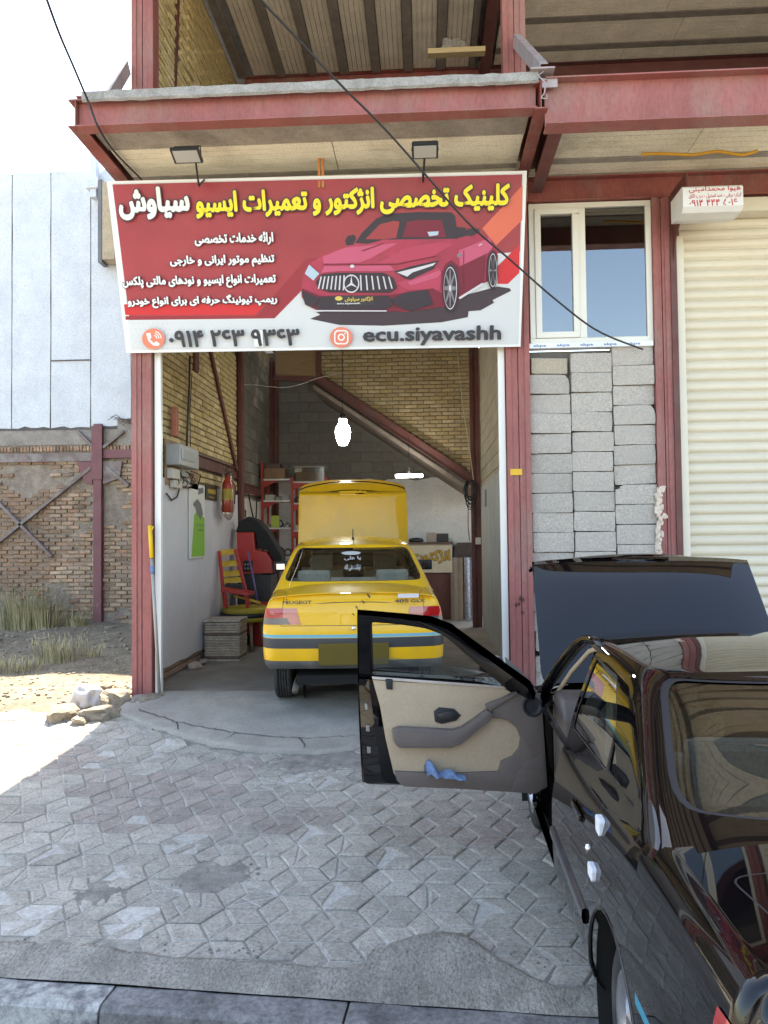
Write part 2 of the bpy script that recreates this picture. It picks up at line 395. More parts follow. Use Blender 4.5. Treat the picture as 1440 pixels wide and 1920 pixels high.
# dirt filling the broken spots, with crumbs
b = MB(); rg = random.Random(11); rub = M('rubble', (.27, .245, .21), .95, var=.35, vs=9, bump=.8, bs=70)
for hx, hy, r in holes:
    rows = []
    for i in range(9):
        q = r*1.5*i/8; rows.append([V((hx+q*cos(a)*1.3*(1+.25*noise.noise(V((cos(a), sin(a), hx)))), hy+q*sin(a), 0)) for a in (2*pi*k/28 for k in range(29))])
    for i, rw_ in enumerate(rows):
        for p in rw_: p.z = prof(p.y)+.012*noise.noise(V((p.x*.8, p.y*.8, 1)))+.010*noise.noise(V((p.x*11, p.y*11, 1)))+.006*noise.noise(V((p.x*33, p.y*33, 4)))+.004-.02*(i/8)**3
    b.grid(rows)
    for k in range(int(30*r/.2)):
        a = rg.uniform(0, 2*pi); q = r*1.5*sqrt(rg.random()); s_ = rg.uniform(.004, .014)
        xx, yy = hx+q*cos(a)*1.2, hy+q*sin(a); b.rock((xx, yy, prof(yy)), s_, s_, s_*.6, k, n=1)
for k in range(260):      # crumbs along the broken edges
    xx = rg.uniform(-3, 1.2); yy = (rampY(xx) if k % 2 else 3.5)+rg.gauss(-.03 if k % 2 else .03, .05); s_ = rg.uniform(.003, .009); b.rock((xx, yy, prof(yy)+.002), s_, s_, s_*.6, k, n=1)
b.build('rubble', rub, kind='stuff')

# concrete strip behind the kerb, trowelled over the edge of the pavers
xs = [PX0+(PX1-PX0)*k/520 for k in range(521)]
cp = [(-9, 3.6), (-2.02, 3.56), (-1.64, 3.57), (-1.22, 3.47), (-.73, 3.44), (-.34, 3.39), (-.24, 3.55), (-.05, 3.69), (.16, 3.7), (.3, 3.5), (.42, 3.37), (.56, 3.29), (.8, 3.36), (1.4, 3.5), (9, 3.5)]
def cstrip(x):
    for (a, ya), (c, yb) in zip(cp, cp[1:]):
        if x <= c: t = (x-a)/(c-a); return ya+(yb-ya)*t + .018*noise.noise(V((x*9, 0, 0))) + .008*noise.noise(V((x*31, 0, 4)))
rows = []
for t in (0, .15, .3, .45, .6, .75, .9, 1, 1.0001):
    rows.append([V((x, (ykerb(x)-.002)*(1-t)+cstrip(x)*t, 0)) for x in xs])
for j, r in enumerate(rows):
    for p in r: p.z = prof(p.y) + (.012+.006*noise.noise(V((p.x*3, p.y*6, 2))) if j < 7 else (.010 if j == 7 else -.016))
trowel = M('trowelled_concrete', (.43, .395, .34), .9, var=.25, vs=5, bump=1, bs=30, bdist=.03, dirt=(.33, .305, .265), ds=3, da=.5, stretch=(1.6, .8, 1), world=.2, stain=.2, speck=.35, ss=55)
b = MB(); b.grid(rows); o = b.build('concrete_strip', trowel, kind='structure')
kerbm = M('kerb_concrete', (.23, .22, .215), .9, var=.3, vs=7, bump=1, bs=40, dirt=(.13, .125, .125), ds=3, da=.7, world=.25, stain=.3, speck=.3, ss=45)
kerbw = M('kerb_worn_white', (.50, .49, .46), .9, var=.15, vs=6, bump=.8, bs=60, dirt=(.17, .165, .17), ds=9, da=1, dlo=.42)
b = MB(); rows = [[V((x, ykerb(x)+dy, dz)) for x in (-6.5, 6.5)] for dy, dz in ((-.12, -.3), (-.05, -.03), (0, -.03))]
b.grid(rows, sm=False); kerb = b.build('kerb', sand, kind='structure')
x = -5.33; k = 0
while x < 4:
    b = MB(); L = .992; y0 = ykerb(x+.5); d = V((L, ykerb(x+L)-ykerb(x), 0)).normalized(); n = V((-d.y, d.x, 0))
    pr = [(0.004, -.28), (.004, .0), (.0, .006), (-.13, .004), (-.15, -.012), (-.165, -.28)]
    O = V((x, ykerb(x), 0)); segs = 16
    P = [[O + d*(L*j/segs) + n*(a+ (.005*noise.noise(V((x+L*j/segs*7, a*30, 1))))) + Z3*(c+.006*noise.noise(V((x+L*j/segs*6, a*20, 3)))) for a, c in pr] for j in range(segs+1)]
    b.grid(P, sm=False); m = len(pr); b.add([p for p in P[0]], [tuple(range(m))]); b.add([p for p in P[-1]], [tuple(range(m))[::-1]])
    b.build('kerb_stone', kerbw if k in (3,) else kerbm, kerb); x += 1.0; k += 1

# ramp and garage floor
b = MB(); xs = [-3.0+4.3*k/90 for k in range(91)]; rows = []
for t in [0, .0001]+[k/14 for k in range(1, 15)]:
    r = []
    for x in xs:
        e = min(7.85, rampY(x) - .03 + .045*noise.noise(V((x*5, 1, 0))) + .02*noise.noise(V((x*17, 3, 0))))
        y = e*(1-t)+7.95*t; z = prof(y)+.016+.005*noise.noise(V((x*2, y*2, 0))); r.append(V((x, y, z-(.03 if t == 0 else 0) if y < 7.85 else ZF+.002)))
    rows.append(r)
def scored(name, col, ang, sc):
    m = M(name, col, .85, var=.2, vs=2.5, bump=.3, bs=70, dirt=(.2, .19, .17), ds=1.3, da=.5); nt = m.node_tree
    wv = nt.nodes.new('ShaderNodeTexWave'); wv.inputs['Scale'].default_value = sc; wv.inputs['Distortion'].default_value = 1.2; wv.inputs['Detail'].default_value = 3; wv.inputs['Detail Scale'].default_value = .4
    mp = nt.nodes.new('ShaderNodeMapping'); mp.inputs['Rotation'].default_value = (0, 0, radians(ang)); tc = nt.nodes.new('ShaderNodeTexCoord')
    nt.links.new(tc.outputs['Object'], mp.inputs[0]); nt.links.new(mp.outputs[0], wv.inputs[0])
    bn = nt.nodes.new('ShaderNodeBump'); bn.inputs['Strength'].default_value = .5; bn.inputs['Distance'].default_value = .01
    r = ramp(nt, wv.outputs['Fac'], [(.0, 0.), (.12, 1.)]); nt.links.new(r, bn.inputs['Height'])
    old = nt.nodes['Principled BSDF'].inputs['Normal'].links[0].from_node; nt.links.new(old.outputs[0], bn.inputs['Normal']); nt.links.new(bn.outputs[0], nt.nodes['Principled BSDF'].inputs['Normal']); return m
b.grid(rows); ramp_o = b.build('driveway_ramp', scored('ramp_concrete', (.36, .325, .275), 38, .75), kind='structure')
crm = flat('crack_dirt', (.07, .06, .05), .95)
for ci, pts in enumerate(([(-2.8, 7.35), (-2.3, 7.0), (-1.7, 6.75), (-1.1, 6.62), (-.6, 6.7)], [(-1.1, 6.62), (-1.0, 6.38)], [(-.2, 6.85), (-.35, 6.65), (-.42, 6.5)], [(-2.3, 7.0), (-2.2, 6.78)], [(.1, 6.6), (-.3, 6.95), (-.5, 7.4)], [(-1.7, 6.75), (-1.75, 6.55)])):
    Q = []; rc_ = random.Random(ci)
    for (xa, ya), (xb, yb) in zip(pts, pts[1:]):
        n = max(4, int(math.hypot(xb-xa, yb-ya)/.045))
        Q += [V((xa+(xb-xa)*k/n+rc_.uniform(-.016, .016), ya+(yb-ya)*k/n+rc_.uniform(-.016, .016), 0)) for k in range(n)]
    P = [[V((p.x+rc_.uniform(.0, .003)-.0035*s_, p.y-.0045*s_, prof(p.y)+.0235+.005*noise.noise(V((p.x*2, p.y*2, 0))))) for s_ in (-1, 1)] for p in Q]
    MB().grid(P, sm=False).build('crack', crm, ramp_o)
b = MB(); b.add([(-3.1, 7.9, ZF), (1.3, 7.9, ZF), (1.3, 15.4, ZF), (-3.1, 15.4, ZF)], [(0, 1, 2, 3)])
b.build('garage_floor', M('floor_concrete', (.25, .225, .19), .75, var=.2, vs=2, bump=.2, bs=60, dirt=(.13, .12, .11), ds=1.4, da=.6), kind='structure')
# ------------------------------------------------------------------ brick laying
def brick_mesh(l, h, d, mat, seed, bev=.006):
    rg = random.Random(seed); j = lambda: rg.uniform(-.0025, .0025)
    f = [(-l/2+bev+j(), -h/2+bev+j()), (l/2-bev+j(), -h/2+bev+j()), (l/2-bev+j(), h/2-bev+j()), (-l/2+bev+j(), h/2-bev+j())]
    k = [(-l/2, -h/2), (l/2, -h/2), (l/2, h/2), (-l/2, h/2)]
    b = MB(); vs = [(a, 0, c) for a, c in f]+[(a, bev*.8, c) for a, c in k]+[(a, d, c) for a, c in k]   # face at y=0, body into +y
    b.add(vs, [(0, 1, 2, 3)]+[(4+i, 4+(i+1) % 4, (i+1) % 4, i) for i in range(4)]+[(8+i, 8+(i+1) % 4, 4+(i+1) % 4, 4+i) for i in range(4)])
    return b.mesh('brick', mat)
def lay(name, wall, O, U, N, w_, h_, bl, bh, jt, mats, test=None, limit=300, depth=.035, seed=1, jit=.003, rot=.006, lead=.02, stuff='brickwork', pref=None):
    """bricks on the plane O,U,Z facing N; each its own piece up to the limit, the rest joined"""
    rg = random.Random(seed); O = V(O); mesh = {}
    for mi, m in enumerate(mats):
        for s in range(2):
            mesh[(mi, s, 0)] = brick_mesh(bl, bh, depth, m, seed+s+7*mi); mesh[(mi, s, 1)] = brick_mesh(bl/2-jt/2, bh, depth, m, seed+s+31+7*mi)
    items = []; row = 0; z = bh/2+jt
    while z < h_-bh*.3:
        u = -(bl+jt)*(.5 if row % 2 else 0); n = 0
        while u < w_:
            a, c = max(u, 0), min(u+bl, w_)
            if c-a > bl*.3:
                half = 1 if (c-a) < bl*.8 else 0; uc = (a+c)/2
                if test is None or test(uc, z): items.append((uc, z, half))
            u += bl+jt
        z += bh+jt; row += 1
    if pref: items.sort(key=lambda t: pref(O+U*t[0]+Z3*t[1]))
    b = MB()
    for i, (u, z, half) in enumerate(items):
        me = mesh[(rg.randrange(len(mats)), rg.randrange(2), half)]
        m = frame(U, -N, Z3, O+U*u+Z3*(z+rg.uniform(-.3, .3)*jit)+N*(lead+rg.uniform(-jit, jit))) @ Matrix.Rotation(rg.uniform(-rot, rot), 4, 'Y') @ Matrix.Rotation(rg.uniform(-rot, rot), 4, 'Z')
        if i < limit: inst(name, me, wall, m)
        else: 
            o = len(b.v); b.v += [tuple(m @ v.co) for v in me.vertices]
            for p in me.polygons: b.f.append([q+o for q in p.vertices]); b.mi.append(0); b.sm.append(False)
    if len(items) > limit: b.build(stuff, mats[0], wall, kind='stuff')
def camd(p): return (p-C_).length
def infr(p):
    u, v_ = proj(p); return (0 if -20 < u < 1460 and -20 < v_ < 1940 else 100) + (p-C_).length

red = M('red_oxide_steel', (.27, .075, .062), .6, var=.22, vs=4, bump=.25, bs=50, dirt=(.24, .16, .13), ds=3, da=.7, dlo=.47, speck=.15, ss=40, stretch=(1, 1, .35))
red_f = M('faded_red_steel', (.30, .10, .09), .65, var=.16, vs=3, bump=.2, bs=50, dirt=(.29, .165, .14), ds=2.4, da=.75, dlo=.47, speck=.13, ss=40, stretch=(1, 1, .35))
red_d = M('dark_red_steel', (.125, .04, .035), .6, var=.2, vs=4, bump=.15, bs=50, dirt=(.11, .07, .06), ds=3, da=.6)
steel_g = M('grey_primed_steel', (.34, .30, .31), .5, var=.15, vs=5, bump=.1, bs=50, dirt=(.30, .14, .12), ds=4, da=.5)
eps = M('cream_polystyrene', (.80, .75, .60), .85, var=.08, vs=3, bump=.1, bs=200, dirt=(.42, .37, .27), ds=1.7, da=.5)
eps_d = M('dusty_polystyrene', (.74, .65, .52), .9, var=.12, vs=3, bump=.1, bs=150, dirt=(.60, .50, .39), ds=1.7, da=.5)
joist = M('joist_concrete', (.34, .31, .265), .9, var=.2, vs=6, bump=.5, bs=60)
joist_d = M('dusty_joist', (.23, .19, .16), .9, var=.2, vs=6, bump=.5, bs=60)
slabc = M('slab_concrete', (.36, .355, .34), .9, var=.2, vs=9, bump=.9, bs=35, bdist=.03)
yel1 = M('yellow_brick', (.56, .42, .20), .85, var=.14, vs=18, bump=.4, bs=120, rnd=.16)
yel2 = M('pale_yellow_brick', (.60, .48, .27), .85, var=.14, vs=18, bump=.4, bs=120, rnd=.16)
mort = M('brick_mortar', (.20, .16, .11), .95, var=.3, vs=20, bump=.8, bs=60)
grey_b = M('grey_block', (.17, .165, .15), .9, var=.1, vs=12, bump=.4, bs=120, rnd=.1)
plast = M('white_plaster', (.68, .68, .68), .8, var=.06, vs=2, bump=.15, bs=30, dirt=(.52, .52, .54), ds=1.2, da=.5)
cream = M('cream_paint', (.66, .615, .50), .45, var=.04, vs=4, bump=.03, bs=40, dirt=(.5, .45, .36), ds=2, da=.3)
white = flat('white_pvc', (.78, .78, .75), .35)

shop = thing('shop_building', 'two-storey steel-framed shop with open garage bay, yellow brick side walls and bare upper floor', 'building', (-1, 7.9, ZF))
# columns: two channels welded face to face
def column(x0, x1, y0, y1, z0, z1, m):
    b = MB(); t = .008; xm = (x0+x1)/2; e = .004
    b.box(x0, xm-e, y0+.012, y1-.012, z0, z1); b.box(xm+e, x1, y0+.012, y1-.012, z0, z1); b.box(xm-e, xm+e, y0+.03, y1-.03, z0, z1)
    for a, c in ((x0, x0+.05), (x1-.05, x1)): b.box(a-.002, c+.002, y0, y0+.0119, z0, z1)
    return b.build('steel_column', m, shop, bevel=.004)
column(-3.03, -2.825, 7.8, 8.0, .2, 5.48, red_f); column(-3.03, -2.80, 7.8, 8.0, 5.805, 9.0, red_f)
column(.84, 1.075, 7.8, 8.0, .2, 5.48, red_f); column(.86, 1.09, 7.8, 8.0, 5.805, 9.0, red_f)
column(2.335, 2.50, 7.82, 8.0, .2, 5.30, red_f); column(6.2, 6.4, 7.8, 8.0, .2, 8.7, red)
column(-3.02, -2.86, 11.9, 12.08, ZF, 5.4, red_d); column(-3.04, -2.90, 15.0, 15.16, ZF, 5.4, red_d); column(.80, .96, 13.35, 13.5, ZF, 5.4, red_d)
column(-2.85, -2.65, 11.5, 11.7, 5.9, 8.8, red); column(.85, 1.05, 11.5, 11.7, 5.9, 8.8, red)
# beams of the overhang
def beam(p, q, h, bw, m, up=Z3, **k): return MB().ibeam(p, q, h, bw, up=up, **k).build('steel_beam', m, shop)
beam((-2.99, 6.5, 5.63), (.985, 6.5, 5.63), .27, .14, red_f)
beam((1.06, 6.5, 5.545), (6.6, 6.5, 5.545), .40, .18, red_f)
beam((-3.0, 6.44, 5.62), (-3.0, 7.79, 5.62), .245, .13, red)
beam((1.02, 6.42, 5.60), (1.02, 7.79, 5.60), .24, .11, red); beam((1.17, 6.62, 5.50), (1.17, 7.79, 5.50), .26, .12, red_d)
beam((-2.8, 7.9, 5.61), (.83, 7.9, 5.61), .25, .12, red_d); beam((1.1, 7.9, 5.425), (6.2, 7.9, 5.425), .25, .16, red)
MB().prism([(0, 0), (.32, .36), (0, .36)], (1.09, 7.9, 5.03-.06), X3, Z3, Y3, -.006, .006).build('gusset_plate', red_d, shop)
b = MB(); b.box(.93, 1.13, 6.36, 6.64, 5.785, 5.80); b.box(1.03, 1.16, 6.425, 6.44, 5.66, 5.74); b.build('splice_plate', steel_g, shop)
# braces from the upper columns to the beam ends
MB().channel((-3.05, 7.79, 6.86), (-3.01, 6.95, 5.86), .13, .06, side=1).build('brace', steel_g, shop)
MB().channel((.97, 7.78, 6.95), (1.02, 6.47, 5.83), .12, .06, side=-1).build('brace', steel_g, shop)
b = MB(); c = V((1.04, 6.39, 5.78)); b.tube([c, c+V((-.05, -.02, -.05)), c+V((.01, -.03, -.12)), c+V((0, -.02, -.2)), c+V((-.03, -.02, -.24)), c+V((.02, -.02, -.25)), c+V((.02, -.02, -.21))], .007, 5); b.build('tie_wire', steel_g, shop)
rg = random.Random(61); smd = flat('smudge_dark', (.09, .035, .035), .8)
for k in range(7): q = atY(973+rg.uniform(-9, 9), 1128+rg.uniform(-18, 22), 7.797); MB().prism([(.016*cos(a)*rg.uniform(.5, 1), .026*sin(a)*rg.uniform(.5, 1)) for a in (0, 1, 2, 3, 4, 5)], q, X3, Z3, -Y3, 0, .0015).build('paint_smudge', smd, shop)
# slab edge with a rough cast lip, and the slab behind it
b = MB(); P = []
for k in range(121):
    x = -2.93+3.93*k/120; n = lambda s: .010*noise.noise(V((x*9, s, 0)))+.012*noise.noise(V((x*2.3, s, 5)))
    P.append([V((x, 6.425+n(1)*.5, 5.70+n(6)*.6)), V((x, 6.405+n(2)*.5, 5.715+n(6)*.6)), V((x, 6.40+n(3)*.5, 5.785+n(4))), V((x, 6.45, 5.808+n(5))), V((x, 7.5, 5.815))])
b.grid(P, sm=False); b.build('slab_edge', slabc, shop)
MB().box(-3.0, .99, 6.58, 15.3, 5.772, 5.80).build('floor_slab', slabc, shop); MB().box(1.05, 6.6, 6.62, 15.3, 5.772, 5.83).build('floor_slab', slabc, shop)
# ceilings: ribbed polystyrene boards between concrete joists
def ribbed(b, O, A, B, N, la, lb, n, h=.022, gap=.11, mi=0):
    """board la along A, lb along B, with n ribs running along A; N faces down"""
    st = lb/n; O = V(O)
    b.obox(O+A*la/2+B*lb/2-N*.03, A, B, N, la, lb, .04, mi)
    for k in range(n): b.obox(O+A*la/2+B*(st*(k+.5))+N*(-.01+h/2), A, B, N, la, st*(1-gap), h, mi)
def ceiling(x0, x1, y0, y1, z, along, m_e, m_j, jw, pw, n, board, rs):
    rg = random.Random(rs); a = y0 if along == 'x' else x0; end = y1 if along == 'x' else x1; N = -Z3
    l0, l1 = (x0, x1) if along == 'x' else (y0, y1)
    while a < end-.02:
        w_ = min(pw, end-a); l = l0+ (0 if rg.random() < .3 else -rg.uniform(0, board*.6))
        while l < l1:
            c, d = max(l, l0), min(l+board, l1)
            if d-c > .05:
                b = MB(); dz = rg.uniform(-.004, .004)
                if along == 'x': ribbed(b, (c+.004, a+.006, z+dz), X3, Y3, N, d-c-.008, w_-.012, max(1, round(n*w_/pw)))
                else: ribbed(b, (a+.006, c+.004, z+dz), Y3, X3, N, d-c-.008, w_-.012, max(1, round(n*w_/pw)))
                b.build('ceiling_board', m_e, shop)
            l += board
        a += w_
        if a < end-.03:
            jj = min(jw, end-a); b = MB()
            if along == 'x': b.box(l0, l1, a, a+jj, z-.016, z+.05)
            else: b.box(a, a+jj, l0, l1, z-.05, z+.05)
            b.build('ceiling_joist', m_j, shop, bevel=.006); a += jj
MB().box(-2.93, .95, 6.62, 6.97, 5.555, 5.60).build('ceiling_joist', joist, shop); MB().box(1.24, 6.6, 6.62, 6.88, 5.555, 5.60).build('ceiling_joist', joist, shop)
ceiling(-2.92, .95, 6.98, 7.82, 5.575, 'x', eps, joist, .09, .56, 6, 2.1, 4)
ceiling(1.24, 6.6, 6.89, 7.82, 5.575, 'x', eps, joist, .10, .60, 6, 2.4, 5)
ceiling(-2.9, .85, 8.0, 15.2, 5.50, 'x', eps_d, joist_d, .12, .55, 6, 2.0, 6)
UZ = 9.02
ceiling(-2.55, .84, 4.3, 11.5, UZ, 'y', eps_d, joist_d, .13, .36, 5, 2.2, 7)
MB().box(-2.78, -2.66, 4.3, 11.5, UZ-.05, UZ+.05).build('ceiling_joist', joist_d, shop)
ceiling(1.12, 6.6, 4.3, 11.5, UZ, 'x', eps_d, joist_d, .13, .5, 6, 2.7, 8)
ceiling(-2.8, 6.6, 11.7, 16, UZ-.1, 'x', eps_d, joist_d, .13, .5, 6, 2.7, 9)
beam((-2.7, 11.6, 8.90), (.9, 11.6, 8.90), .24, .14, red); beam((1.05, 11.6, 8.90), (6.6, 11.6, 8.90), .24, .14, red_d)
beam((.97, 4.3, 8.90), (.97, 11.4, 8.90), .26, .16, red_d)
for s, x in ((1, -2.60), (-1, .85)): MB().prism([(0, 0), (.34*s, .0), (0, -.34)] if s > 0 else [(0, 0), (0, -.34), (-.34, 0)], (x, 11.47, 8.8), X3, Z3, Y3, -.01, .01).build('gusset_plate', red, shop)
# the floors above and the roof: they shade the pavement
MB().box(-3.05, 6.7, 4.25, 16.2, UZ+.07, UZ+.35).build('floor_slab', slabc, shop)
# upper side wall of yellow brick, with a stepped joint where the frame is toothed in
upw = MB().box(-2.99, -2.83, 8.0, 16, 5.84, UZ-.05).build('brick_wall', mort, shop)
lay('brick', upw, (-2.83, 8.01, 5.84), Y3, X3, 3.5, 3.1, .205, .055, .016, [yel1, yel2], seed=5, pref=infr, lead=.02, jit=.006, test=lambda u, z: not (.42+.1*z < u < .50+.1*z))
MB().bar((-2.815, 8.42, 5.85), (-2.815, 8.75, 8.9), .03, .07).build('brace', red_d, shop)
for k in range(48):
    if k % 2: inst('brick', brick_mesh(.10, .055, .05, yel2, k) if k < 3 else bpy.data.meshes['brick'], upw, frame(Y3, -X3, Z3, V((-2.79, 9.12, 5.88+k*.0635))))
MB().box(-2.95, 6.6, 15.6, 15.9, 5.84, UZ+.06).build('rear_wall', grey_b, shop)
MB().box(6.45, 6.6, 8.0, 15.7, 5.84, UZ).build('party_wall', mort, shop)

# garage side walls
lw = MB().box(-3.04, -2.96, 8.0, 11.9, ZF, 5.5).build('brick_wall', mort, shop)
yelL = M('garage_yellow_brick', (.52, .41, .20), .85, var=.14, vs=18, bump=.4, bs=120, rnd=.14, dirt=(.42, .30, .20), ds=2, da=.5)  # yellow brick of the garage's left wall, patched with browner dirt
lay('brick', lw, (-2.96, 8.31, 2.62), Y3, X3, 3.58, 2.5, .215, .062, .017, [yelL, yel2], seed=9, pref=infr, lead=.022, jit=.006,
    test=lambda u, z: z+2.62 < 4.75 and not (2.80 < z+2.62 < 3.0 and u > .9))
lay('brick', lw, (-2.96, 8.01, ZF), Y3, X3, 3.85, .3, .215, .062, .017, [M('base_brick', (.38, .25, .19), .9, var=.2, vs=18, bump=.4, bs=120, rnd=.2)], seed=10, lead=.02)
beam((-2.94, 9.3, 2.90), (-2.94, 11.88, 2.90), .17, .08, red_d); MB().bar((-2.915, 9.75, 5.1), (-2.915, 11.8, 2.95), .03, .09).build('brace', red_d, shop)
MB().box(-2.96, -2.91, 9.62, 9.8, 4.05, 5.4).build('steel_post', red_d, shop)
bw = MB().box(-3.18, -3.06, 12.08, 15.16, ZF, 5.5).build('block_wall', mort, shop)
lay('block', bw, (-3.06, 12.09, 2.0), Y3, X3, 3.05, 3.4, .40, .19, .014, [grey_b], seed=12, lead=.012)
MB().box(-3.045, -3.025, 12.09, 15.0, ZF, 2.55).build('plaster', plast, shop)
beam((-2.99, 12.1, 2.72), (-2.99, 15.0, 2.72), .15, .06, red_d)
kw = MB().box(-3.18, 1.2, 15.2, 15.35, ZF, 5.6).build('block_wall', mort, shop)
lay('block', kw, (-2.9, 15.2, 2.55), X3, -Y3, 3.9, 2.9, .40, .19, .014, [grey_b], seed=13, lead=.012)
P = [[V((-2.9+3.85*k/60, 15.155, z)) for k in range(61)] for z in (ZF, 2.9)]
for k, p in enumerate(P[1]): p.z = 3.02+.06*noise.noise(V((p.x*3, 0, 0)))+.03*noise.noise(V((p.x*9, 0, 1)))-max(0, p.x-.35)*.28
MB().grid(P).build('plaster', plast, shop)
rw = MB().box(.985, 1.1, 8.0, 13.35, ZF, 5.5).build('block_wall', mort, shop)
lay('block', rw, (.985, 13.34, 2.6), -Y3, -X3, 5.3, 2.9, .40, .19, .012, [M('pale_block', (.44, .39, .29), .9, var=.1, vs=12, bump=.4, bs=120, rnd=.08)], seed=14, lead=.008)
P = [[V((.966, 8.02+5.3*k/50, z)) for k in range(51)] for z in (ZF, 2.6)]
for p in P[1]: p.z = 2.72+.04*noise.noise(V((p.y*2, 0, 0)))+.02*noise.noise(V((p.y*7, 0, 1)))
MB().grid(P).build('plaster', M('grey_render', (.44, .45, .43), .8, var=.1, vs=2, bump=.15, bs=30, dirt=(.33, .34, .34), ds=1.1, da=.6), shop)
# staircase: sloping stringer, soffit, and a brick wall laid on top of it
sa, sb = V((-1.86, 13.6, 4.68)), V((.95, 13.6, 2.76)); sd_ = (sb-sa)
stw = MB().prism([(sa.x, sa.z), (sb.x, sb.z), (.95, 5.5), (sa.x, 5.5)], (0, 13.62, 0), X3, Z3, Y3, 0, .1).build('stair_wall', mort, shop)
lay('brick', stw, (-1.86, 13.62, 2.76), X3, -Y3, 2.8, 2.6, .205, .056, .014, [M('dusky_brick', (.37, .28, .145), .9, var=.14, vs=18, bump=.4, bs=120, rnd=.16), M('dim_yellow_brick_b', (.40, .32, .19), .9, var=.14, vs=18, bump=.4, bs=120, rnd=.16)], seed=21, lead=.015,  # darker copies of the yellow brick: the stair's dimness is in the colour
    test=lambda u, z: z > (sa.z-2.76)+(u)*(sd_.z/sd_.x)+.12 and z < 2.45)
beam(sa+V((0, -.06, .03)), sb+V((0, -.06, .03)), .16, .10, red_d)
MB().prism([(sa.x-.1, sa.z-.06), (sb.x, sb.z-.12), (sb.x, sb.z-.2), (sa.x-.1, sa.z-.14)], (0, 13.55, 0), X3, Z3, Y3, 0, 1.55).build('stair_soffit', joist_d, shop)
MB().box(-2.65, -1.86, 13.62, 13.74, 4.75, 5.5).build('landing_panel', M('landing_wood', (.30, .2, .1), .8, stretch=(1, 1, 9)), shop)
MB().bar((-2.68, 13.58, 4.75), (-1.8, 13.58, 4.70), .07, .07).build('steel_angle', red_d, shop); MB().bar((-1.86, 13.58, 5.45), (-1.86, 13.58, 4.7), .08, .09).build('steel_angle', red_d, shop)

# shutter guides of the garage door
b = MB(); b.channel((-2.775, 7.86, ZF-.04), (-2.775, 7.86, 5.3), .065, .05, .01, up=X3); b.build('shutter_guide', white, shop, bevel=.003)
b = MB(); b.channel((.795, 7.86, ZF-.04), (.795, 7.86, 5.3), .065, .05, .01, up=X3); b.build('shutter_guide', white, shop, bevel=.003)

# block infill below the window: the blocks of the photo, loose and out of line
bg_ = MB().box(1.08, 2.34, 7.95, 8.05, ZF-.1, 3.78).build('block_infill', M('infill_mortar', (.15, .145, .135), .95), shop)
blk = [M('concrete_block', (.50, .46, .41), .9, var=.1, vs=30, bump=1, bs=150, rnd=.08, dirt=(.45, .42, .37), ds=20, da=.5, speck=.3, ss=110)]
blk2 = M('tan_block', (.46, .40, .31), .9, var=.1, vs=30, bump=.7, bs=220)
rg = random.Random(5); top = [3.70, 3.735, 3.80]
def cblock(l, h, seed, m):
    r = random.Random(seed); b = MB(); n = 9; e = .005
    def fr(i, j): return V((-l/2+l*i/n, 0, -h/2+h*j/4))
    ed = lambda i, j: (i in (0, n)) + (j in (0, 4))
    P = []
    for j in range(5):
        row = []
        for i in range(n+1):
            p = fr(i, j); k = ed(i, j)
            if k: p.x -= math.copysign(r.uniform(0, .004)*k, p.x) if i in (0, n) else 0; p.z -= math.copysign(r.uniform(0, .003)*k, p.z) if j in (0, 4) else 0; p.y += .003
            row.append(p)
        P.append(row)
    if seed % 5 == 0: P[4][n].x -= .045; P[4][n].z -= .02; P[4][n-1].z -= .004; P[3][n].x -= .012
    if seed % 7 == 0: P[4][0].x += .06; P[4][0].z -= .03; P[4][1].z -= .018
    b.grid(P, sm=False)
    rim = P[0]+[P[j][n] for j in range(1, 5)]+P[4][n-1::-1]+[P[j][0] for j in (3, 2, 1)]
    back = [p+V((0, .14, 0)) for p in rim]; m_ = len(rim)
    b.add(rim+back, [(i, m_+i, m_+(i+1) % m_, (i+1) % m_) for i in range(m_)]); return b.mesh('concrete_block', m)
CB = [cblock(.412, .1965, s, blk[0]) for s in (1, 2, 3, 5, 7, 8)]
for c in range(3):
    z = top[c]; k = 0
    while z > .2:
        me = CB[rg.choice((0, 1, 2, 5, 0, 1, 2, 5, 3, 4))] if not (c == 0 and k == 0) else cblock(.37, .16, 2, blk2)
        h = .198 if not (c == 0 and k == 0) else .17
        x = 1.29+c*.418+rg.uniform(-.006, .006)-(z-2)*.004
        inst('concrete_block', me, bg_, Matrix.Translation((x, 7.86+rg.uniform(-.022, .02), z-h/2)) @ Matrix.Rotation(rg.uniform(-.016, .016)-(.012 if c == 2 else -.008), 4, 'Y') @ Matrix.Rotation(rg.uniform(-.06, .06), 4, 'Z'))
        z -= h+rg.uniform(.0, .006); k += 1
foam = M('expanding_foam', (.70, .60, .50), .9, var=.12, vs=20, bump=.6, bs=60)
b = MB()
for k in range(34): b.rock((2.33+rg.uniform(-.01, .03)*(k % 5)/2, 7.83, 1.35+k*.03), rg.uniform(.015, .045), .02, rg.uniform(.02, .05), k, n=2, rough=.5)
b.build('mortar_smear', foam, shop)

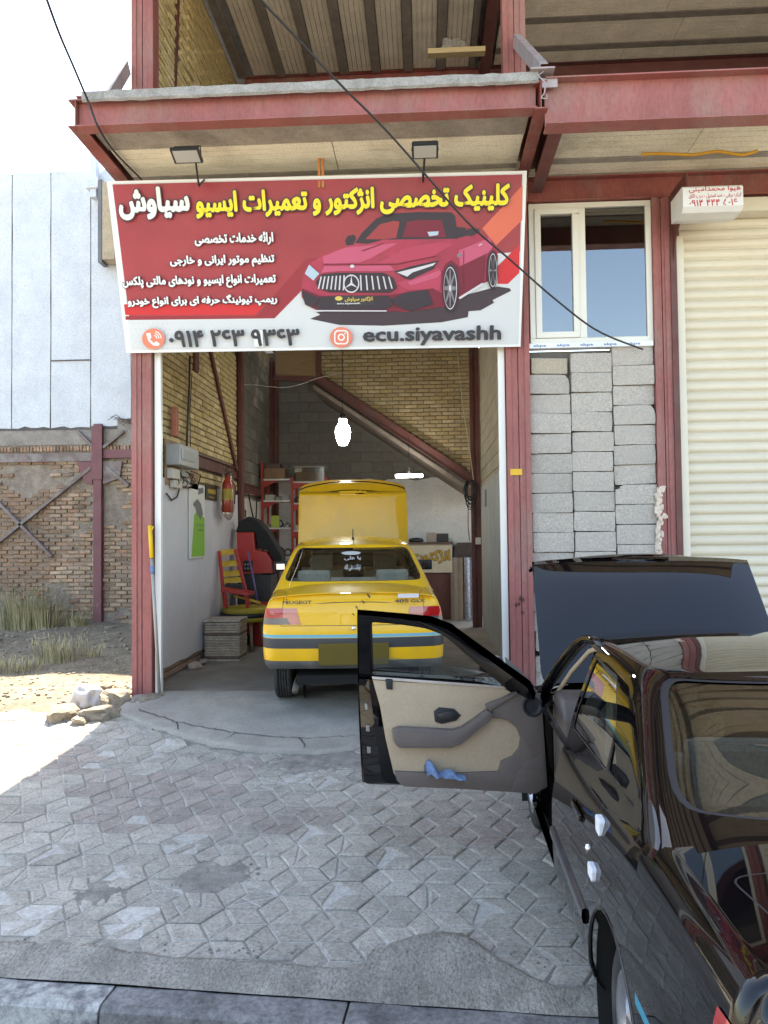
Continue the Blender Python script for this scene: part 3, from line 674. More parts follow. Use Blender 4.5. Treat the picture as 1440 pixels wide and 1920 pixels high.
# window
win = MB().box(1.10, 2.33, 7.97, 8.0, 3.86, 5.29).build('window', M('room_haze', (.30, .29, .27), .9), shop)  # blank backing behind the panes, its colour paled to stand in for haze
pv = M('window_pvc', (.72, .70, .62), .4, var=.03)
def ring(b, x0, x1, z0, z1, t, y0, y1):
    b.box(x0, x1, y0, y1, z0, z0+t); b.box(x0, x1, y0, y1, z1-t, z1); b.box(x0, x0+t, y0, y1, z0+t, z1-t); b.box(x1-t, x1, y0, y1, z0+t, z1-t)
b = MB(); ring(b, 1.10, 2.33, 3.84, 5.29, .055, 7.86, 7.93); b.box(1.60, 1.67, 7.86, 7.93, 3.895, 5.235); b.build('window_frame', pv, win, bevel=.004)
b = MB(); ring(b, 1.158, 1.597, 3.898, 5.232, .06, 7.845, 7.915); b.build('window_sash', pv, win, bevel=.006)
gl = glass('window_glass', (.36, .38, .39), .0, 2.3)
for x0, x1 in ((1.217, 1.538), (1.671, 2.274)): MB().box(x0, x1, 7.885, 7.891, 3.9, 5.232).build('pane', gl, win)
MB().box(1.08, 2.32, 7.83, 7.95, 3.79, 3.838).build('window_sill_film', flat('film_white', (.75, .78, .82), .4), win)
tb = flat('film_blue', (.12, .2, .38), .5)
for k in range(5): text('film_print', 'akpa', tb, win, (1.12+k*.235, 7.829, 3.796), X3, Z3, -Y3, 0, .13, 0, .034, .0015, .02, ltr=True)

# roller shutter
rs = MB().box(2.62, 6.2, 7.97, 7.99, ZF-.1, 5.25).build('roller_shutter', flat('shutter_core', (.3, .28, .22), .8), shop)
shm = M('shutter_cream', (.66, .60, .47), .38, var=.03, vs=3, bump=.02, bs=20, dirt=(.58, .52, .4), ds=2, da=.35, rnd=.03)
pr = []
for k in range(9): a = -pi/2+pi*k/8; pr.append((.026*cos(a)**.8 if cos(a) > 1e-6 else 0, .043*sin(a)))
sb_ = MB(); prof_ = [(.0, -.052), (.004, -.05)]+[(d+.002, z) for d, z in pr]+[(.004, .05), (.0, .052)]
sb_.grid([[V((x, -d, z)) for x in (-1.79, 1.79)] for d, z in prof_]); sme = sb_.mesh('shutter_slat', shm)
z = .2
while z < 5.22: inst('shutter_slat', sme, rs, Matrix.Translation((4.42, 7.955, z+.05))); z += .1045
b = MB(); b.box(2.565, 2.64, 7.83, 7.99, .15, 4.9); b.build('shutter_guide', cream, rs, bevel=.004)
MB().box(2.6, 6.2, 7.75, 7.97, 5.10, 5.24).build('shutter_lintel', cream, rs, bevel=.01)
MB().prism([(7.85, 4.55), (7.85, 5.34), (7.38, 5.34), (7.38, 5.12), (7.72, 4.86), (7.8, 4.62)], (2.53, 0, 0), Y3, Z3, X3, 0, .012).build('shutter_bracket', red_d, rs)
MB().box(2.5, 2.56, 7.8, 7.9, .2, 5.3).build('steel_angle', red_d, shop)

def sticker(name, px0, px1, py0, py1, Y, m, label, cat):
    a = atY(px0, py1, Y); c = atY(px1, py0, Y); return MB().box(a.x, c.x, Y-.003, Y, a.z, c.z).build(name, m, None, label=label, cat=cat)
sticker('sticker', 957, 979, 879, 891, 7.798, flat('sticker_yellow', (.72, .42, .03), .5), 'small yellow label stuck on the red column beside the block wall', 'sticker')
# ------------------------------------------------------------------ neighbouring building and the vacant lot
YN = 13.6
nb = thing('neighbour_building', 'tall white-rendered wall over rough red brick with embedded steel braces, behind weedy lot', 'building', (-8, YN, .25))
whiteN = M('whitewash', (.66, .70, .75), .85, var=.07, vs=2.5, bump=.6, bs=12, dirt=(.52, .55, .61), ds=1.6, da=.5, bdist=.02)
backN = M('seam_dark', (.12, .11, .11), .9)
nbw = MB().box(-16, -3.4, YN+.03, YN+6, 3.9, 8.6).build('upper_wall', backN, nb)
seams = [-16, -13.4, -11.2, -9.7, -8.98, -8.25, -7.53, -6.80, -6.05, -5.30, -4.6, -3.4]
def topz(x): return 8.66+.012*(x+8)
for k, (a, c) in enumerate(zip(seams, seams[1:])):
    n = 14; P = []
    for j in range(9):
        z = 4.0+(topz((a+c)/2)-4.0)*j/8; row = []
        for i in range(7):
            x = a+.008+(c-a-.016)*i/6; e = .012*noise.noise(V((z*2.1, a, 0)))*(i in (0, 6))
            row.append(V((x+e*(1 if i == 0 else -1 if i == 6 else 0), YN+.02+.012*noise.noise(V((x*2, z, 3))), z-(.05+.06*noise.noise(V((x*6, 1, 0))) if j == 0 else 0))))
        P.append(row)
    b = MB(); b.grid(P)
    top = P[-1]; b.grid([top, [p+V((0, .3, 0)) for p in top]]); b.build('wall_panel', whiteN, nbw)
MB().box(-6.79, -6.06, YN-.002, YN+.012, 5.16, 5.18).build('wall_crack', backN, nbw)
b = MB(); b.box(-5.99, -5.87, YN-.16, YN-.02, 8.1, 9.2); b.box(-6.05, -5.82, YN-.2, YN-.02, 8.25, 8.42); b.build('parapet_post', whiteN, nb, bevel=.01)
MB().box(-7.15, -7.02, YN+.3, YN+.5, 8.6, 8.86).build('chimney', whiteN, nb)
MB().box(-5.70, -5.48, YN-.3, YN-.02, 6.9, 8.3).build('duct_casing', M('tan_render', (.50, .40, .28), .85), nb); MB().box(-5.78, -5.71, YN-.3, YN-.03, 6.85, 8.35).build('downpipe', M('dark_zinc', (.16, .16, .17), .5), nb)
conN = M('old_render', (.33, .30, .27), .95, var=.25, vs=4, bump=.9, bs=25, dirt=(.25, .21, .17), ds=3, da=.6, bdist=.03)
nbb = MB().box(-16, -3.4, YN+.06, YN+6, .1, 3.95).build('brick_wall', M('neighbour_mortar', (.36, .30, .245), .95, var=.3, vs=6, bump=1, bs=30, bdist=.04), nb)
rb = [M('old_brick_a', (.46, .29, .19), .95, var=.25, vs=14, bump=.8, bs=90, rnd=.25, dirt=(.40, .34, .28), ds=4, da=.6, dlo=.45, world=.3, stain=.3), M('old_brick_b', (.50, .35, .24), .95, var=.25, vs=14, bump=.8, bs=90, rnd=.25, dirt=(.42, .36, .30), ds=4, da=.6, dlo=.45, world=.3, stain=.3)]
lay('brick', nbb, (-9.6, YN+.06, .3), X3, -Y3, 4.9, 3.08, .205, .056, .018, rb, seed=33, lead=.03, jit=.022, rot=.05, pref=infr, limit=300, depth=.07,
    test=lambda u, z: noise.noise(V((u*.9, z*1.3, 2)))+.35*noise.noise(V((u*4, z*6, 8))) < .27)
lay('brick', nbb, (-9.6, YN+.04, 3.5), X3, -Y3, 4.9, .11, .05, .09, .012, [rb[0]], seed=34, lead=.02, jit=.01, limit=120)
b = MB(); P = [[V((-9.6+4.9*i/60, YN+.035+.012*noise.noise(V((i*.3, z, 0))), z)) for i in range(61)] for z in (3.63, 3.72, 3.86, 3.97)]
b.grid(P); b.build('render_band', conN, nb)
P = [[V((-5.55+1.0*i/10, YN+.01+.03*noise.noise(V((i*.5, z, 0))), z)) for i in range(11)] for z in (3.6, 3.75, 3.9, 4.08)]
MB().grid(P).build('render_patch', conN, nb)
plum = M('plum_steel', (.20, .075, .085), .6, var=.15, vs=4, dirt=(.16, .09, .09), ds=4, da=.6)
grim = M('crusted_steel', (.22, .17, .16), .9, var=.3, vs=8, bump=.8, bs=40, dirt=(.33, .31, .29), ds=5, da=.8, dlo=.45)
MB().box(-5.97, -5.82, YN-.06, YN+.05, .25, 3.99).build('steel_column', plum, nb, bevel=.01)
MB().box(-5.99, -5.80, YN-.085, YN-.061, 2.98, 3.95).build('cover_plate', plum, nb)
MB().box(-9.6, -5.98, YN-.02, YN+.05, 3.32, 3.47).build('steel_beam', grim, nb); MB().box(-5.81, -3.4, YN-.03, YN+.05, 3.37, 3.52).build('steel_beam', plum, nb)
for p, q in (((-6.02, 3.2), (-7.9, 1.75)), ((-7.75, 2.6), (-6.75, 1.6)), ((-6.28, 3.86), (-5.98, 3.58)), ((-5.42, 3.85), (-5.8, 3.56)), ((-5.75, 3.22), (-5.33, 2.86))):
    MB().bar((p[0], YN-.005, p[1]), (q[0], YN-.005, q[1]), .05, .09, up=-Y3).build('brace', grim, nb)
MB().prism([(-6.3, 3.31), (-6.0, 3.31), (-6.0, 2.9), (-6.12, 2.9)], (0, YN-.03, 0), X3, Z3, Y3, 0, .02).build('gusset_plate', plum, nb)
MB().prism([(-5.8, 3.31), (-5.45, 3.31), (-5.5, 3.0), (-5.8, 2.9)], (0, YN-.03, 0), X3, Z3, Y3, 0, .02).build('gusset_plate', grim, nb)
b = MB(); rg = random.Random(8)
for k in range(9):
    x0 = -5.7+.09*k*.6; b.tube([(x0+.1*j, YN-.05-.03*rg.random(), 4.05+.12*sin(j*.8+k)*rg.random()) for j in range(5)], .006, 4)
b.build('wire_scraps', M('rusty_wire', (.16, .12, .1), .8), nb)

# pebbles and litter on the dirt: too many to count
b = MB(); rg = random.Random(2)
for k in range(1500):
    x = rg.uniform(-8, -3.05); y = 7.25+6*rg.random()**1.4; s = rg.uniform(.006, .028)*(1+.6*(y > 11))
    b.rock((x, y, lotz(x, y)+s*.15), s, s*rg.uniform(.6, 1), s*.55, k, n=1, rough=.3)
b.build('gravel', M('gravel', (.33, .275, .20), .95, var=.35, vs=5, bump=.3, bs=60), kind='stuff')
# weeds
def blades(b, cx, cy, n, h, spread, rs, mi0=0):
    rg = random.Random(rs)
    for k in range(n):
        a = rg.uniform(0, 2*pi); q = spread*sqrt(rg.random()); x, y = cx+q*cos(a), cy+q*sin(a)*.7; z = lotz(x, y)-.02
        H = h*rg.uniform(.45, 1.1); ln = rg.uniform(.15, .55)*H; da = a+rg.uniform(-.8, .8); w_ = rg.uniform(.003, .007)
        sdv = V((-sin(da), cos(da), 0))*w_; P = []
        for t in (0, .4, .75, 1): c = V((x+cos(da)*ln*t*t, y+sin(da)*ln*t*t, z+H*(t-.25*t*t*t))); P.append([c-sdv*(1-t*.9), c+sdv*(1-t*.9)])
        b.grid(P, mi0+(rg.random() < .68), False)
        if rg.random() < .3:
            c = (P[-1][0]+P[-1][1])/2
            for j in range(3): b.obox(c+V((0, 0, .02*j)), X3, Y3, Z3, .006, .006, .018, 1)
grs = [M('weed_green', (.19, .22, .08), .7, var=.3, vs=3), M('weed_straw', (.55, .46, .27), .8, var=.25, vs=3)]
def wp(x, y, z=.27): return atZ(x, y, z)
for i, (px, py, n, h, sp, lab) in enumerate([(75, 1175, 330, 1.1, .50, 'tall half-dry weed clump against the brick wall beside wall brace'), (128, 1170, 300, .95, .50, 'tall seeding weed clump at foot of plum-red wall column'),
        (105, 1240, 240, .42, .28, 'bright green grass tuft on bare dirt of the lot'), (20, 1255, 260, .2, .42, 'low flat grass patch at edge of sunlit dirt'),
        (170, 1232, 90, .22, .16, 'sparse dry grass tuft on lot dirt nearest red shop column'), (232, 1160, 120, .42, .2, 'thin dry weeds growing along wall behind the red shop column')]):
    p = wp(px, py); p.y = min(p.y, 13.35); b = MB(); blades(b, p.x, p.y, n, h, sp, i+40)
    b.build('weed_clump', grs, label=lab, cat='weeds', group='weeds in the vacant lot')
# stones by the column
stm = M('field_stone', (.29, .24, .175), .9, var=.25, vs=7, bump=1, bs=30, dirt=(.30, .26, .20), ds=5, da=.6, bdist=.02)
for i, (px, py, sx, sy, sz, lab) in enumerate([(118, 1340, .17, .12, .075, 'rounded tan fieldstone lying apart at far end of stone heap'), (186, 1342, .15, .11, .07, 'flat tan fieldstone in front of crumpled white bag'),
        (213, 1318, .19, .13, .115, 'largest tan fieldstone, leaning on the heap beside white bag'), (275, 1322, .14, .09, .075, 'squarish pale stone at corner of concrete ramp'),
        (252, 1300, .13, .10, .07, 'tan stone tucked against foot of red column'), (192, 1300, .10, .10, .09, 'small tan stone standing behind white bag'), (127, 1322, .07, .06, .05, 'small stone half buried behind the outermost fieldstone'), (232, 1296, .08, .07, .06, 'small tan stone at back of heap near red column'), (240, 1328, .10, .07, .05, 'flat grey-tan stone between largest fieldstone and ramp corner'), (150, 1352, .07, .06, .035, 'thin flat stone lying before the white bag on paving edge'), (100, 1318, .06, .05, .04, 'small pale stone lying alone on sunlit dirt')]):
    p = wp(px, py, .20+sz*.3); b = MB(); b.rock(p, sx*1.2, sy*1.2, sz*1.15, i+3, n=3, rough=.42); b.build('stone', stm, label=lab, cat='stone', group='stones heaped by the column')
p = wp(165, 1312, .28); b = MB(); bm = bmesh.new(); bmesh.ops.create_icosphere(bm, subdivisions=4, radius=1)
vs = []
for v in bm.verts:
    q = v.co; k = 1+.5*noise.noise(q*1.7+V((3, 1, 2)))+.3*abs(noise.noise(q*3+V((1, 5, 2)))); vs.append(V((q.x*.13, q.y*.10, q.z*.15))*k+p)
bm.verts.index_update(); b.add(vs, [tuple(v.index for v in f.verts) for f in bm.faces], 0, True); bm.free()
b.build('plastic_bag', flat('bag_film', (.5, .46, .44), .35), label='crumpled white plastic bag lying on heap of stones', cat='bag')
# long pole leaning on the column, yellow head
pa, pb = atY(281, 985, 7.765), atY(299, 1300, 7.74)
pole = thing('leaning_pole', 'long grey metal pole with yellow head leaning on the red column', 'pole', pb)
d = pb-pa; MB().tube([pa+d*.2, pb], .018, 10).build('shaft', M('galv_pole', (.36, .34, .30), .5, .3), pole)
b = MB(); b.tube([pa, pa+d*.195], .022, 10); b.tube([pa+d*.005, pa+d*.02+V((.04, -.01, .02)), pa+d*.04], .008, 6); b.build('head', flat('pole_yellow', (.72, .46, .02), .5), pole)
MB().tube([pa+d*.245, pa+d*.29], .0195, 10).build('tape_band', flat('tape_blue', (.1, .22, .45), .5), pole)
# ------------------------------------------------------------------ shop sign
BL, BR, TL, TR = atY(237, 662, 7.74), atY(976, 650, 7.74), atY(200, 340, 7.27), atY(988, 320, 7.27)
SA = ((BR-BL)+(TR-TL)).normalized(); tmp = ((TL-BL)+(TR-BR)).normalized(); SN = SA.cross(tmp).normalized(); SB = SN.cross(SA).normalized()
if SN.y > 0: SN = -SN; SB = -SB
SO = (BL+BR+TL+TR)/4; SO = SO - SA*(SO-BL).dot(SA) - SB*(SO-BL).dot(SB)
def sp(x, y):
    r = ray(x, y); t = (SO-C_).dot(SN)/r.dot(SN); p = C_+r*t-SO; return p.dot(SA), p.dot(SB)
z4 = lambda x, y: sp(190+x*410/1440, 320+y*360/1264)
z5 = lambda x, y: sp(540+x*460/1440, 320+y*360/1127)
sign = thing('shop_sign', 'wide red and white banner sign with yellow lettering and red sports car', 'sign', SO)
cor = [sp(*c) for c in ((237, 662), (976, 650), (988, 320), (200, 340))]
def pnt(n): return flat('print_'+n, {'white': (.56, .59, .61), 'red': (.36, .038, .055), 'dred': (.27, .02, .035), 'coral': (.62, .13, .08), 'bright': (.55, .02, .03), 'yellow': (.80, .66, .03), 'ink': (.03, .03, .04), 'car': (.33, .02, .06),
    'carhi': (.48, .08, .16), 'carlt': (.40, .04, .09), 'cardk': (.16, .008, .03), 'dark': (.025, .018, .03), 'grey': (.18, .17, .2), 'silver': (.55, .55, .6), 'sky': (.38, .5, .62), 'orange': (.68, .2, .13), 'dot': (.48, .52, .54), 'paper': (.72, .74, .75), 'gold': (.6, .45, .1), 'shadow': (.04, .028, .04)}[n], .42)
M('print_red', (.31, .026, .040), .42, var=.22, vs=.75, speck=0); M('print_car', (.33, .02, .06), .42, var=.3, vs=2.2, speck=0)
MB().prism(cor, SO, SA, SB, SN, -.05, 0).build('sign_panel', pnt('paper'), sign)
W_ = [sp(*c) for c in ((246, 657), (972, 645), (981, 325), (212, 344))]
LAY = [.002]
def art(name, col, poly, f=z5, lift=None):
    LAY[0] += .0004; b = MB(); q = [f(*p) for p in poly]; d = LAY[0] if lift is None else lift
    b.add([SO+SA*a+SB*c+SN*d for a, c in q], [tuple(range(len(q)))]); return b.build(name, pnt(col), sign)
def ell(cx, cy, rx, ry, n=28, a0=0): return [(cx+rx*cos(a0+2*pi*k/n), cy+ry*sin(a0+2*pi*k/n)) for k in range(n)]
art('field', 'white', [(246, 657), (972, 645), (981, 325), (212, 344)], sp)
art('field', 'red', [(211, 346), (979, 327), (975, 472), (925, 476), (800, 440), (640, 470), (600, 510), (515, 597), (243, 600)], sp)
art('field', 'coral', [(1377, 85), (1374, 290), (1220, 440), (1140, 340)])
art('field', 'bright', [(1360, 430), (1230, 560), (1230, 665), (1290, 665), (1358, 600)])
art('field', 'bright', [(60, 500), (140, 930), (1000, 960), (1170, 780), (700, 900), (300, 860)], z4) if 0 else None
art('field', 'dred', [(160, 958), (1020, 958), (1350, 580), (1440, 570), (1440, 650), (1135, 972), (160, 982)], z4)
art('field', 'bright', [(150, 880), (1075, 880), (1015, 950), (158, 950)], z4)
art('car_shadow', 'shadow', [(130, 870), (190, 845), (165, 830), (600, 800), (1000, 740), (1230, 680), (1300, 690), (1310, 705), (1200, 760), (1210, 775), (1130, 820), (1060, 825), (1055, 860), (900, 890), (560, 910), (300, 905)])
art('car_body', 'car', [(78, 690), (95, 590), (120, 550), (210, 495), (330, 450), (420, 410), (560, 400), (990, 400), (1010, 390), (1050, 375), (1120, 365), (1180, 390), (1215, 430), (1230, 470), (1225, 560), (1200, 640), (1150, 660), (1010, 740), (985, 800), (850, 800), (700, 830), (580, 825), (170, 820), (110, 790), (80, 740)])
art('car_window', 'dark', [(395, 425), (430, 370), (520, 280), (580, 255), (760, 243), (960, 245), (980, 265), (1000, 400), (820, 402), (560, 405), (470, 430)])
art('car_window', 'red', [(455, 402), (540, 315), (620, 295), (655, 300), (635, 395), (560, 403)])
art('car_seat', 'cardk', [(670, 390), (700, 300), (760, 290), (900, 290), (930, 390)]); art('car_seat', 'sky', [(818, 360), (885, 356), (880, 378), (830, 386)])
art('car_mirror', 'dark', [(335, 410), (350, 385), (390, 375), (400, 400), (385, 435), (345, 440)]); art('car_mirror', 'dark', [(1035, 355), (1060, 340), (1120, 340), (1125, 360), (1080, 385), (1040, 382)]); art('car_seat', 'dark', [(1000, 395), (990, 330), (1045, 336), (1040, 385)])
art('car_hood', 'carhi', [(205, 505), (340, 452), (640, 425), (600, 470), (420, 540), (210, 548)]); art('car_hood', 'carlt', [(620, 470), (880, 420), (970, 430), (860, 500), (640, 545), (430, 548)])
art('car_hood', 'car', [(430, 545), (640, 428), (700, 425), (640, 490), (520, 546)])
art('car_door', 'carhi', [(1000, 470), (1180, 395), (1205, 440), (1180, 480), (1010, 560)]); art('car_door', 'cardk', [(1000, 570), (1160, 490), (1150, 655), (1005, 735)]); art('car_vent', 'grey', [(990, 492), (1020, 480), (1022, 498), (995, 512)])
art('car_fender', 'carlt', [(640, 660), (880, 570), (905, 600), (890, 700), (700, 700)])
art('car_shade', 'cardk', [(900, 600), (925, 545), (960, 525), (1000, 560), (1010, 650), (1008, 740), (985, 800), (905, 800)]); art('car_shade', 'cardk', [(1165, 520), (1185, 475), (1215, 465), (1232, 500), (1226, 560), (1195, 640), (1160, 655)])
art('car_shade', 'cardk', [(82, 690), (190, 735), (600, 730), (850, 690), (900, 720), (900, 800), (700, 828), (170, 818), (105, 788)]); art('car_gloss', 'carhi', [(215, 560), (600, 556), (625, 585), (560, 592), (300, 590), (195, 600)])
art('car_gloss', 'carhi', [(700, 655), (890, 585), (900, 600), (880, 625), (720, 675)]); art('car_line', 'cardk', [(208, 546), (430, 548), (640, 546), (870, 500), (872, 505), (642, 552), (430, 554), (208, 551)])
art('car_line', 'cardk', [(430, 470), (560, 425), (566, 428), (440, 474)]); art('car_line', 'cardk', [(1030, 470), (1034, 468), (1030, 720), (1026, 722)]); art('car_gloss', 'silver', [(1118, 437), (1138, 428), (1140, 433), (1120, 443)])
art('car_headlight', 'sky', [(100, 605), (125, 552), (185, 605), (150, 645)]); art('car_headlight', 'dark', [(625, 592), (720, 562), (885, 527), (850, 580), (720, 640), (690, 635)]); art('car_headlight', 'silver', [(640, 598), (720, 578), (870, 540), (850, 558), (730, 598), (700, 622)])
art('car_grille', 'dark', [(163, 655), (200, 607), (300, 599), (560, 600), (620, 630), (640, 690), (600, 716), (240, 714), (180, 692)])
for k, x in enumerate((185, 208, 232, 256, 280, 304, 328, 430, 465, 500, 535, 572, 606)):
    s = (x-390)*.06; art('car_grille_bar', 'silver', [(x-s-5, 612+abs(x-390)*.05), (x-s+3, 612+abs(x-390)*.05), (x+s*.4+4, 706-abs(x-390)*.06), (x+s*.4-4, 706-abs(x-390)*.06)])
art('car_star_ring', 'silver', ell(373, 664, 47, 54)); art('car_star_ring', 'dark', ell(373, 664, 40, 46))
art('car_star', 'silver', [(373+r*cos(a), 664+1.14*r*sin(a)) for a, r in ((-pi/2, 44), (-pi/6, 7), (pi/6, 44), (pi/2, 7), (5*pi/6, 44), (7*pi/6, 7))])
art('car_badge', 'silver', ell(378, 562, 13, 10, 14))
art('car_intake', 'dark', [(80, 705), (190, 748), (150, 802), (102, 785)]); art('car_intake', 'dark', [(600, 755), (700, 712), (820, 700), (850, 785), (720, 825), (640, 795)]); art('car_intake', 'dark', [(165, 795), (195, 740), (590, 735), (622, 790), (570, 815), (180, 815)])
art('car_splitter', 'silver', [(160, 818), (580, 820), (580, 827), (160, 826)])
art('car_plate', 'ink', [(272, 733), (507, 735), (507, 790), (270, 786)])
art('car_wheel', 'dark', ell(955, 690, 46, 142)); art('car_rim', 'silver', ell(952, 690, 39, 125)); art('car_rim', 'dark', ell(951, 690, 36, 119))
for k in range(8): a = pi*k/4; art('car_spoke', 'grey', [(951+33*cos(a-.09), 690+110*sin(a-.09)), (951+33*cos(a+.09), 690+110*sin(a+.09)), (951-6*sin(a), 690+16*cos(a)), (951+6*sin(a), 690-16*cos(a))])
art('car_rim', 'silver', ell(951, 690, 7, 20, 12))
art('car_wheel', 'dark', ell(1198, 585, 31, 112)); art('car_rim', 'silver', ell(1201, 585, 24, 98)); art('car_rim', 'dark', ell(1201, 585, 22, 93))
for k in range(6): a = pi*k/3; art('car_spoke', 'grey', [(1201+19*cos(a-.1), 585+86*sin(a-.1)), (1201+19*cos(a+.1), 585+86*sin(a+.1)), (1201, 588)])
art('car_sill', 'silver', [(1000, 745), (1140, 658), (1150, 668), (1008, 755)])
def stext(name, s, col, f, x0, x1, y0, y1, bold=.02, out=0, oc='ink', ltr=False):
    a0, b0 = f(x0, y1); a1, b1 = f(x1, y0); a2, b2 = f(x1, y1); a3, b3 = f(x0, y0)
    w0 = (a0+a3)/2; w1 = (a1+a2)/2; h0 = (b0+b2)/2; h1 = (b1+b3)/2
    return text(name, s, pnt(col), sign, SO, SA, SB, SN, w0, w1, h0, h1, LAY[0]+.003, bold, out, pnt(oc), ltr)
stext('headline', 'کلینیک تخصصی انژکتور و تعمیرات ایسیو', 'yellow', sp, 368, 955, 352, 404, .045, .05)
stext('headline', 'سیاوش', 'paper', z4, 120, 588, 108, 325, .05, .04)
for s, bx in (('ارائه خدمات تخصصی', (620, 1137, 408, 495)), ('تنظیم موتور ایرانی و خارجی', (458, 1145, 555, 638)), ('تعمیرات انواع ایسیو و نودهای مالتی پلکس', (145, 1155, 688, 775)), ('ریمپ تیونینگ حرفه ای برای انواع خودرو', (180, 1163, 818, 900))):
    stext('lettering', s, 'paper', z4, *bx, .045, .05)
art('number_patch', 'paper', [(1008, 1050), (1066, 1050), (1070, 1158), (1012, 1158)], z4)
stext('phone_number', '۰۹۱۴ ۲۶۳ ۹۳۶۳', 'ink', z4, 450, 1310, 1045, 1158, .035, ltr=True)
stext('account_name', 'ecu.siyavashh', 'ink', z5, 440, 1250, 912, 1024, .035, ltr=True)
stext('plate_print', 'انژکتور سیاوش', 'gold', z5, 335, 498, 740, 770, .03); stext('plate_print', 'ecu.siyavash', 'paper', z5, 290, 425, 773, 787, .02, ltr=True); art('plate_emblem', 'gold', ell(300, 750, 22, 13, 14))
art('phone_icon', 'orange', ell(350, 1106, 74, 68), z4)
art('phone_icon', 'paper', [(302, 1072), (330, 1066), (338, 1100), (326, 1108), (352, 1134), (368, 1122), (392, 1138), (384, 1152), (350, 1150), (318, 1120)], z4)
for r in (22, 36, 50): art('phone_icon', 'paper', [(350+r*cos(a), 1108-r*sin(a)) for a in (.1, .5, .9, 1.3)]+[(350+(r+6)*cos(a), 1108-(r+6)*sin(a)) for a in (1.3, .9, .5, .1)], z4)
art('photo_icon', 'orange', ell(315, 977, 66, 60))
def rr(a, b, r): return [(315+x, 977+y) for x, y in rects(4, a, b, r)]
art('photo_icon', 'paper', rr(84, 84, 22)); art('photo_icon', 'orange', rr(68, 68, 16)); art('photo_icon', 'paper', ell(315, 977, 21, 21)); art('photo_icon', 'orange', ell(315, 977, 13, 13)); art('photo_icon', 'paper', ell(337, 955, 5, 5, 8))
b = MB()
for j in range(5):
    for i in range(40):
        x, y = 250+i*9.2+(j % 2)*4.6, 606+j*11.5; r = 1.6*max(.25, 1-abs(i-4)/34)
        if x < 560: q = [sp(*p) for p in ell(x, y, r, r, 6)]; b.add([SO+SA*a+SB*c+SN*.0035 for a, c in q], [tuple(range(6))])
b.build('halftone', pnt('dot'), sign)

# small lettered box above the roller shutter
bx = thing('shutter_motor_box', 'white box with red handwritten lettering above cream roller shutter', 'box', (2.9, 7.4, 5.15))
p0, p1 = atY(1281, 392, 7.25), atY(1393, 345, 7.25)
MB().prism([(7.6, p1.z), (7.27, p1.z), (7.25, p1.z-.02), (7.25, p0.z+.02), (7.3, p0.z-.02), (7.45, p0.z-.03), (7.6, p0.z)], (p0.x, 0, 0), Y3, Z3, X3, 0, p1.x-p0.x).build('housing', M('box_white', (.72, .72, .70), .4, var=.03, dirt=(.6, .56, .5), ds=4, da=.4), bx)
mr = flat('paint_red', (.5, .03, .04), .5); L = p1.x-p0.x; H = p1.z-p0.z; O = (p0.x, 7.25, p0.z)
for s, x0, x1, y0, y1, lt in (('هیوا محمدامینی', .1, .96, .68, .97, 0), ('کرکره برقی - ضد استیل - درب اتاق', .1, .97, .42, .64, 0), ('۰۹۱۴ ۴۴۴ ۵۰۱۶', .1, .9, .1, .38, 1)):
    text('lettering', s, mr, bx, O, X3, Z3, -Y3, L*x0, L*x1, H*y0, H*y1, .002, .015, ltr=bool(lt))

# floodlights over the sign
blkm = flat('black_metal', (.03, .03, .032), .45)
for px, py, w_, ax, ay, lab in ((350, 291, 56, 383, 337, 'small black floodlight on bent arm over white sign lettering end'), (797, 282, 50, 793, 326, 'small black floodlight on straight arm above the red car picture')):
    c = atY(px, py, 6.75); t = thing('floodlight', lab, 'floodlight', c, 'floodlights above the sign'); s = w_/FPX*6.75
    b = MB(); b.obox(c, X3, V((0, .94, -.34)), V((0, .34, .94)), s, .16, .03); 
    for k in range(8): b.obox(c+X3*(s*(-.42+.12*k))+V((0, .34, .94))*.022, X3, V((0, .94, -.34)), V((0, .34, .94)), .006, .13, .018)
    b.build('lamp_body', blkm, t)
    MB().obox(c-V((0, .34, .94))*.017, X3, V((0, .94, -.34)), V((0, .34, .94)), s*.85, .13, .004).build('lamp_glass', flat('lamp_glass', (.4, .4, .38), .2), t)
    u = c+V((0, .02, .09)); MB().tube([c+X3*s*.5, u+X3*s*.46, u-X3*s*.46, c-X3*s*.5], .007, 6).build('bracket', blkm, t)
    e = atY(ax, ay, 7.28); MB().tube([u, u+V((.05 if ax != 793 else 0, .05, -.03)), V((e.x, 7.1, c.z-.12)), e], .010, 6).build('arm', blkm, t)
c = atY(602, 315, 7.3); b = MB(); b.box(c.x-.03, c.x-.006, 7.28, 7.31, c.z-.2, c.z+.09); b.box(c.x+.006, c.x+.03, 7.28, 7.31, c.z-.2, 5.57); b.build('sign_hanger', M('orange_primer', (.50, .20, .06), .6), label='orange steel hanger strap between sign top and ceiling', cat='bracket')

# cables
cab = flat('cable_black', (.025, .025, .028), .5)
def wire(pts, r, lab, name='cable', m=cab):
    P = [V(p) for p in pts]; Q = []
    for i in range(len(P)-1):
        p0, p1, p2, p3 = P[max(0, i-1)], P[i], P[i+1], P[min(len(P)-1, i+2)]
        for k in range(8):
            t = k/8; Q.append(.5*((2*p1)+(p2-p0)*t+(2*p0-5*p1+4*p2-p3)*t*t+(-p0+3*p1-3*p2+p3)*t**3))
    Q.append(P[-1]); return MB().tube(Q, r, 6).build(name, m, label=lab, cat='cable')
wire([atY(440, -60, 4.8)]+[atY(x, y, Y) for x, y, Y in ((490, 0, 5.0), (560, 75, 5.3), (640, 160, 5.6), (720, 240, 5.9), (800, 330, 6.2), (880, 420, 6.5), (960, 490, 6.8), (1040, 560, 7.1), (1120, 620, 7.5), (1205, 655, 7.8))], .009, 'black cable sagging across the sign down to window sill')
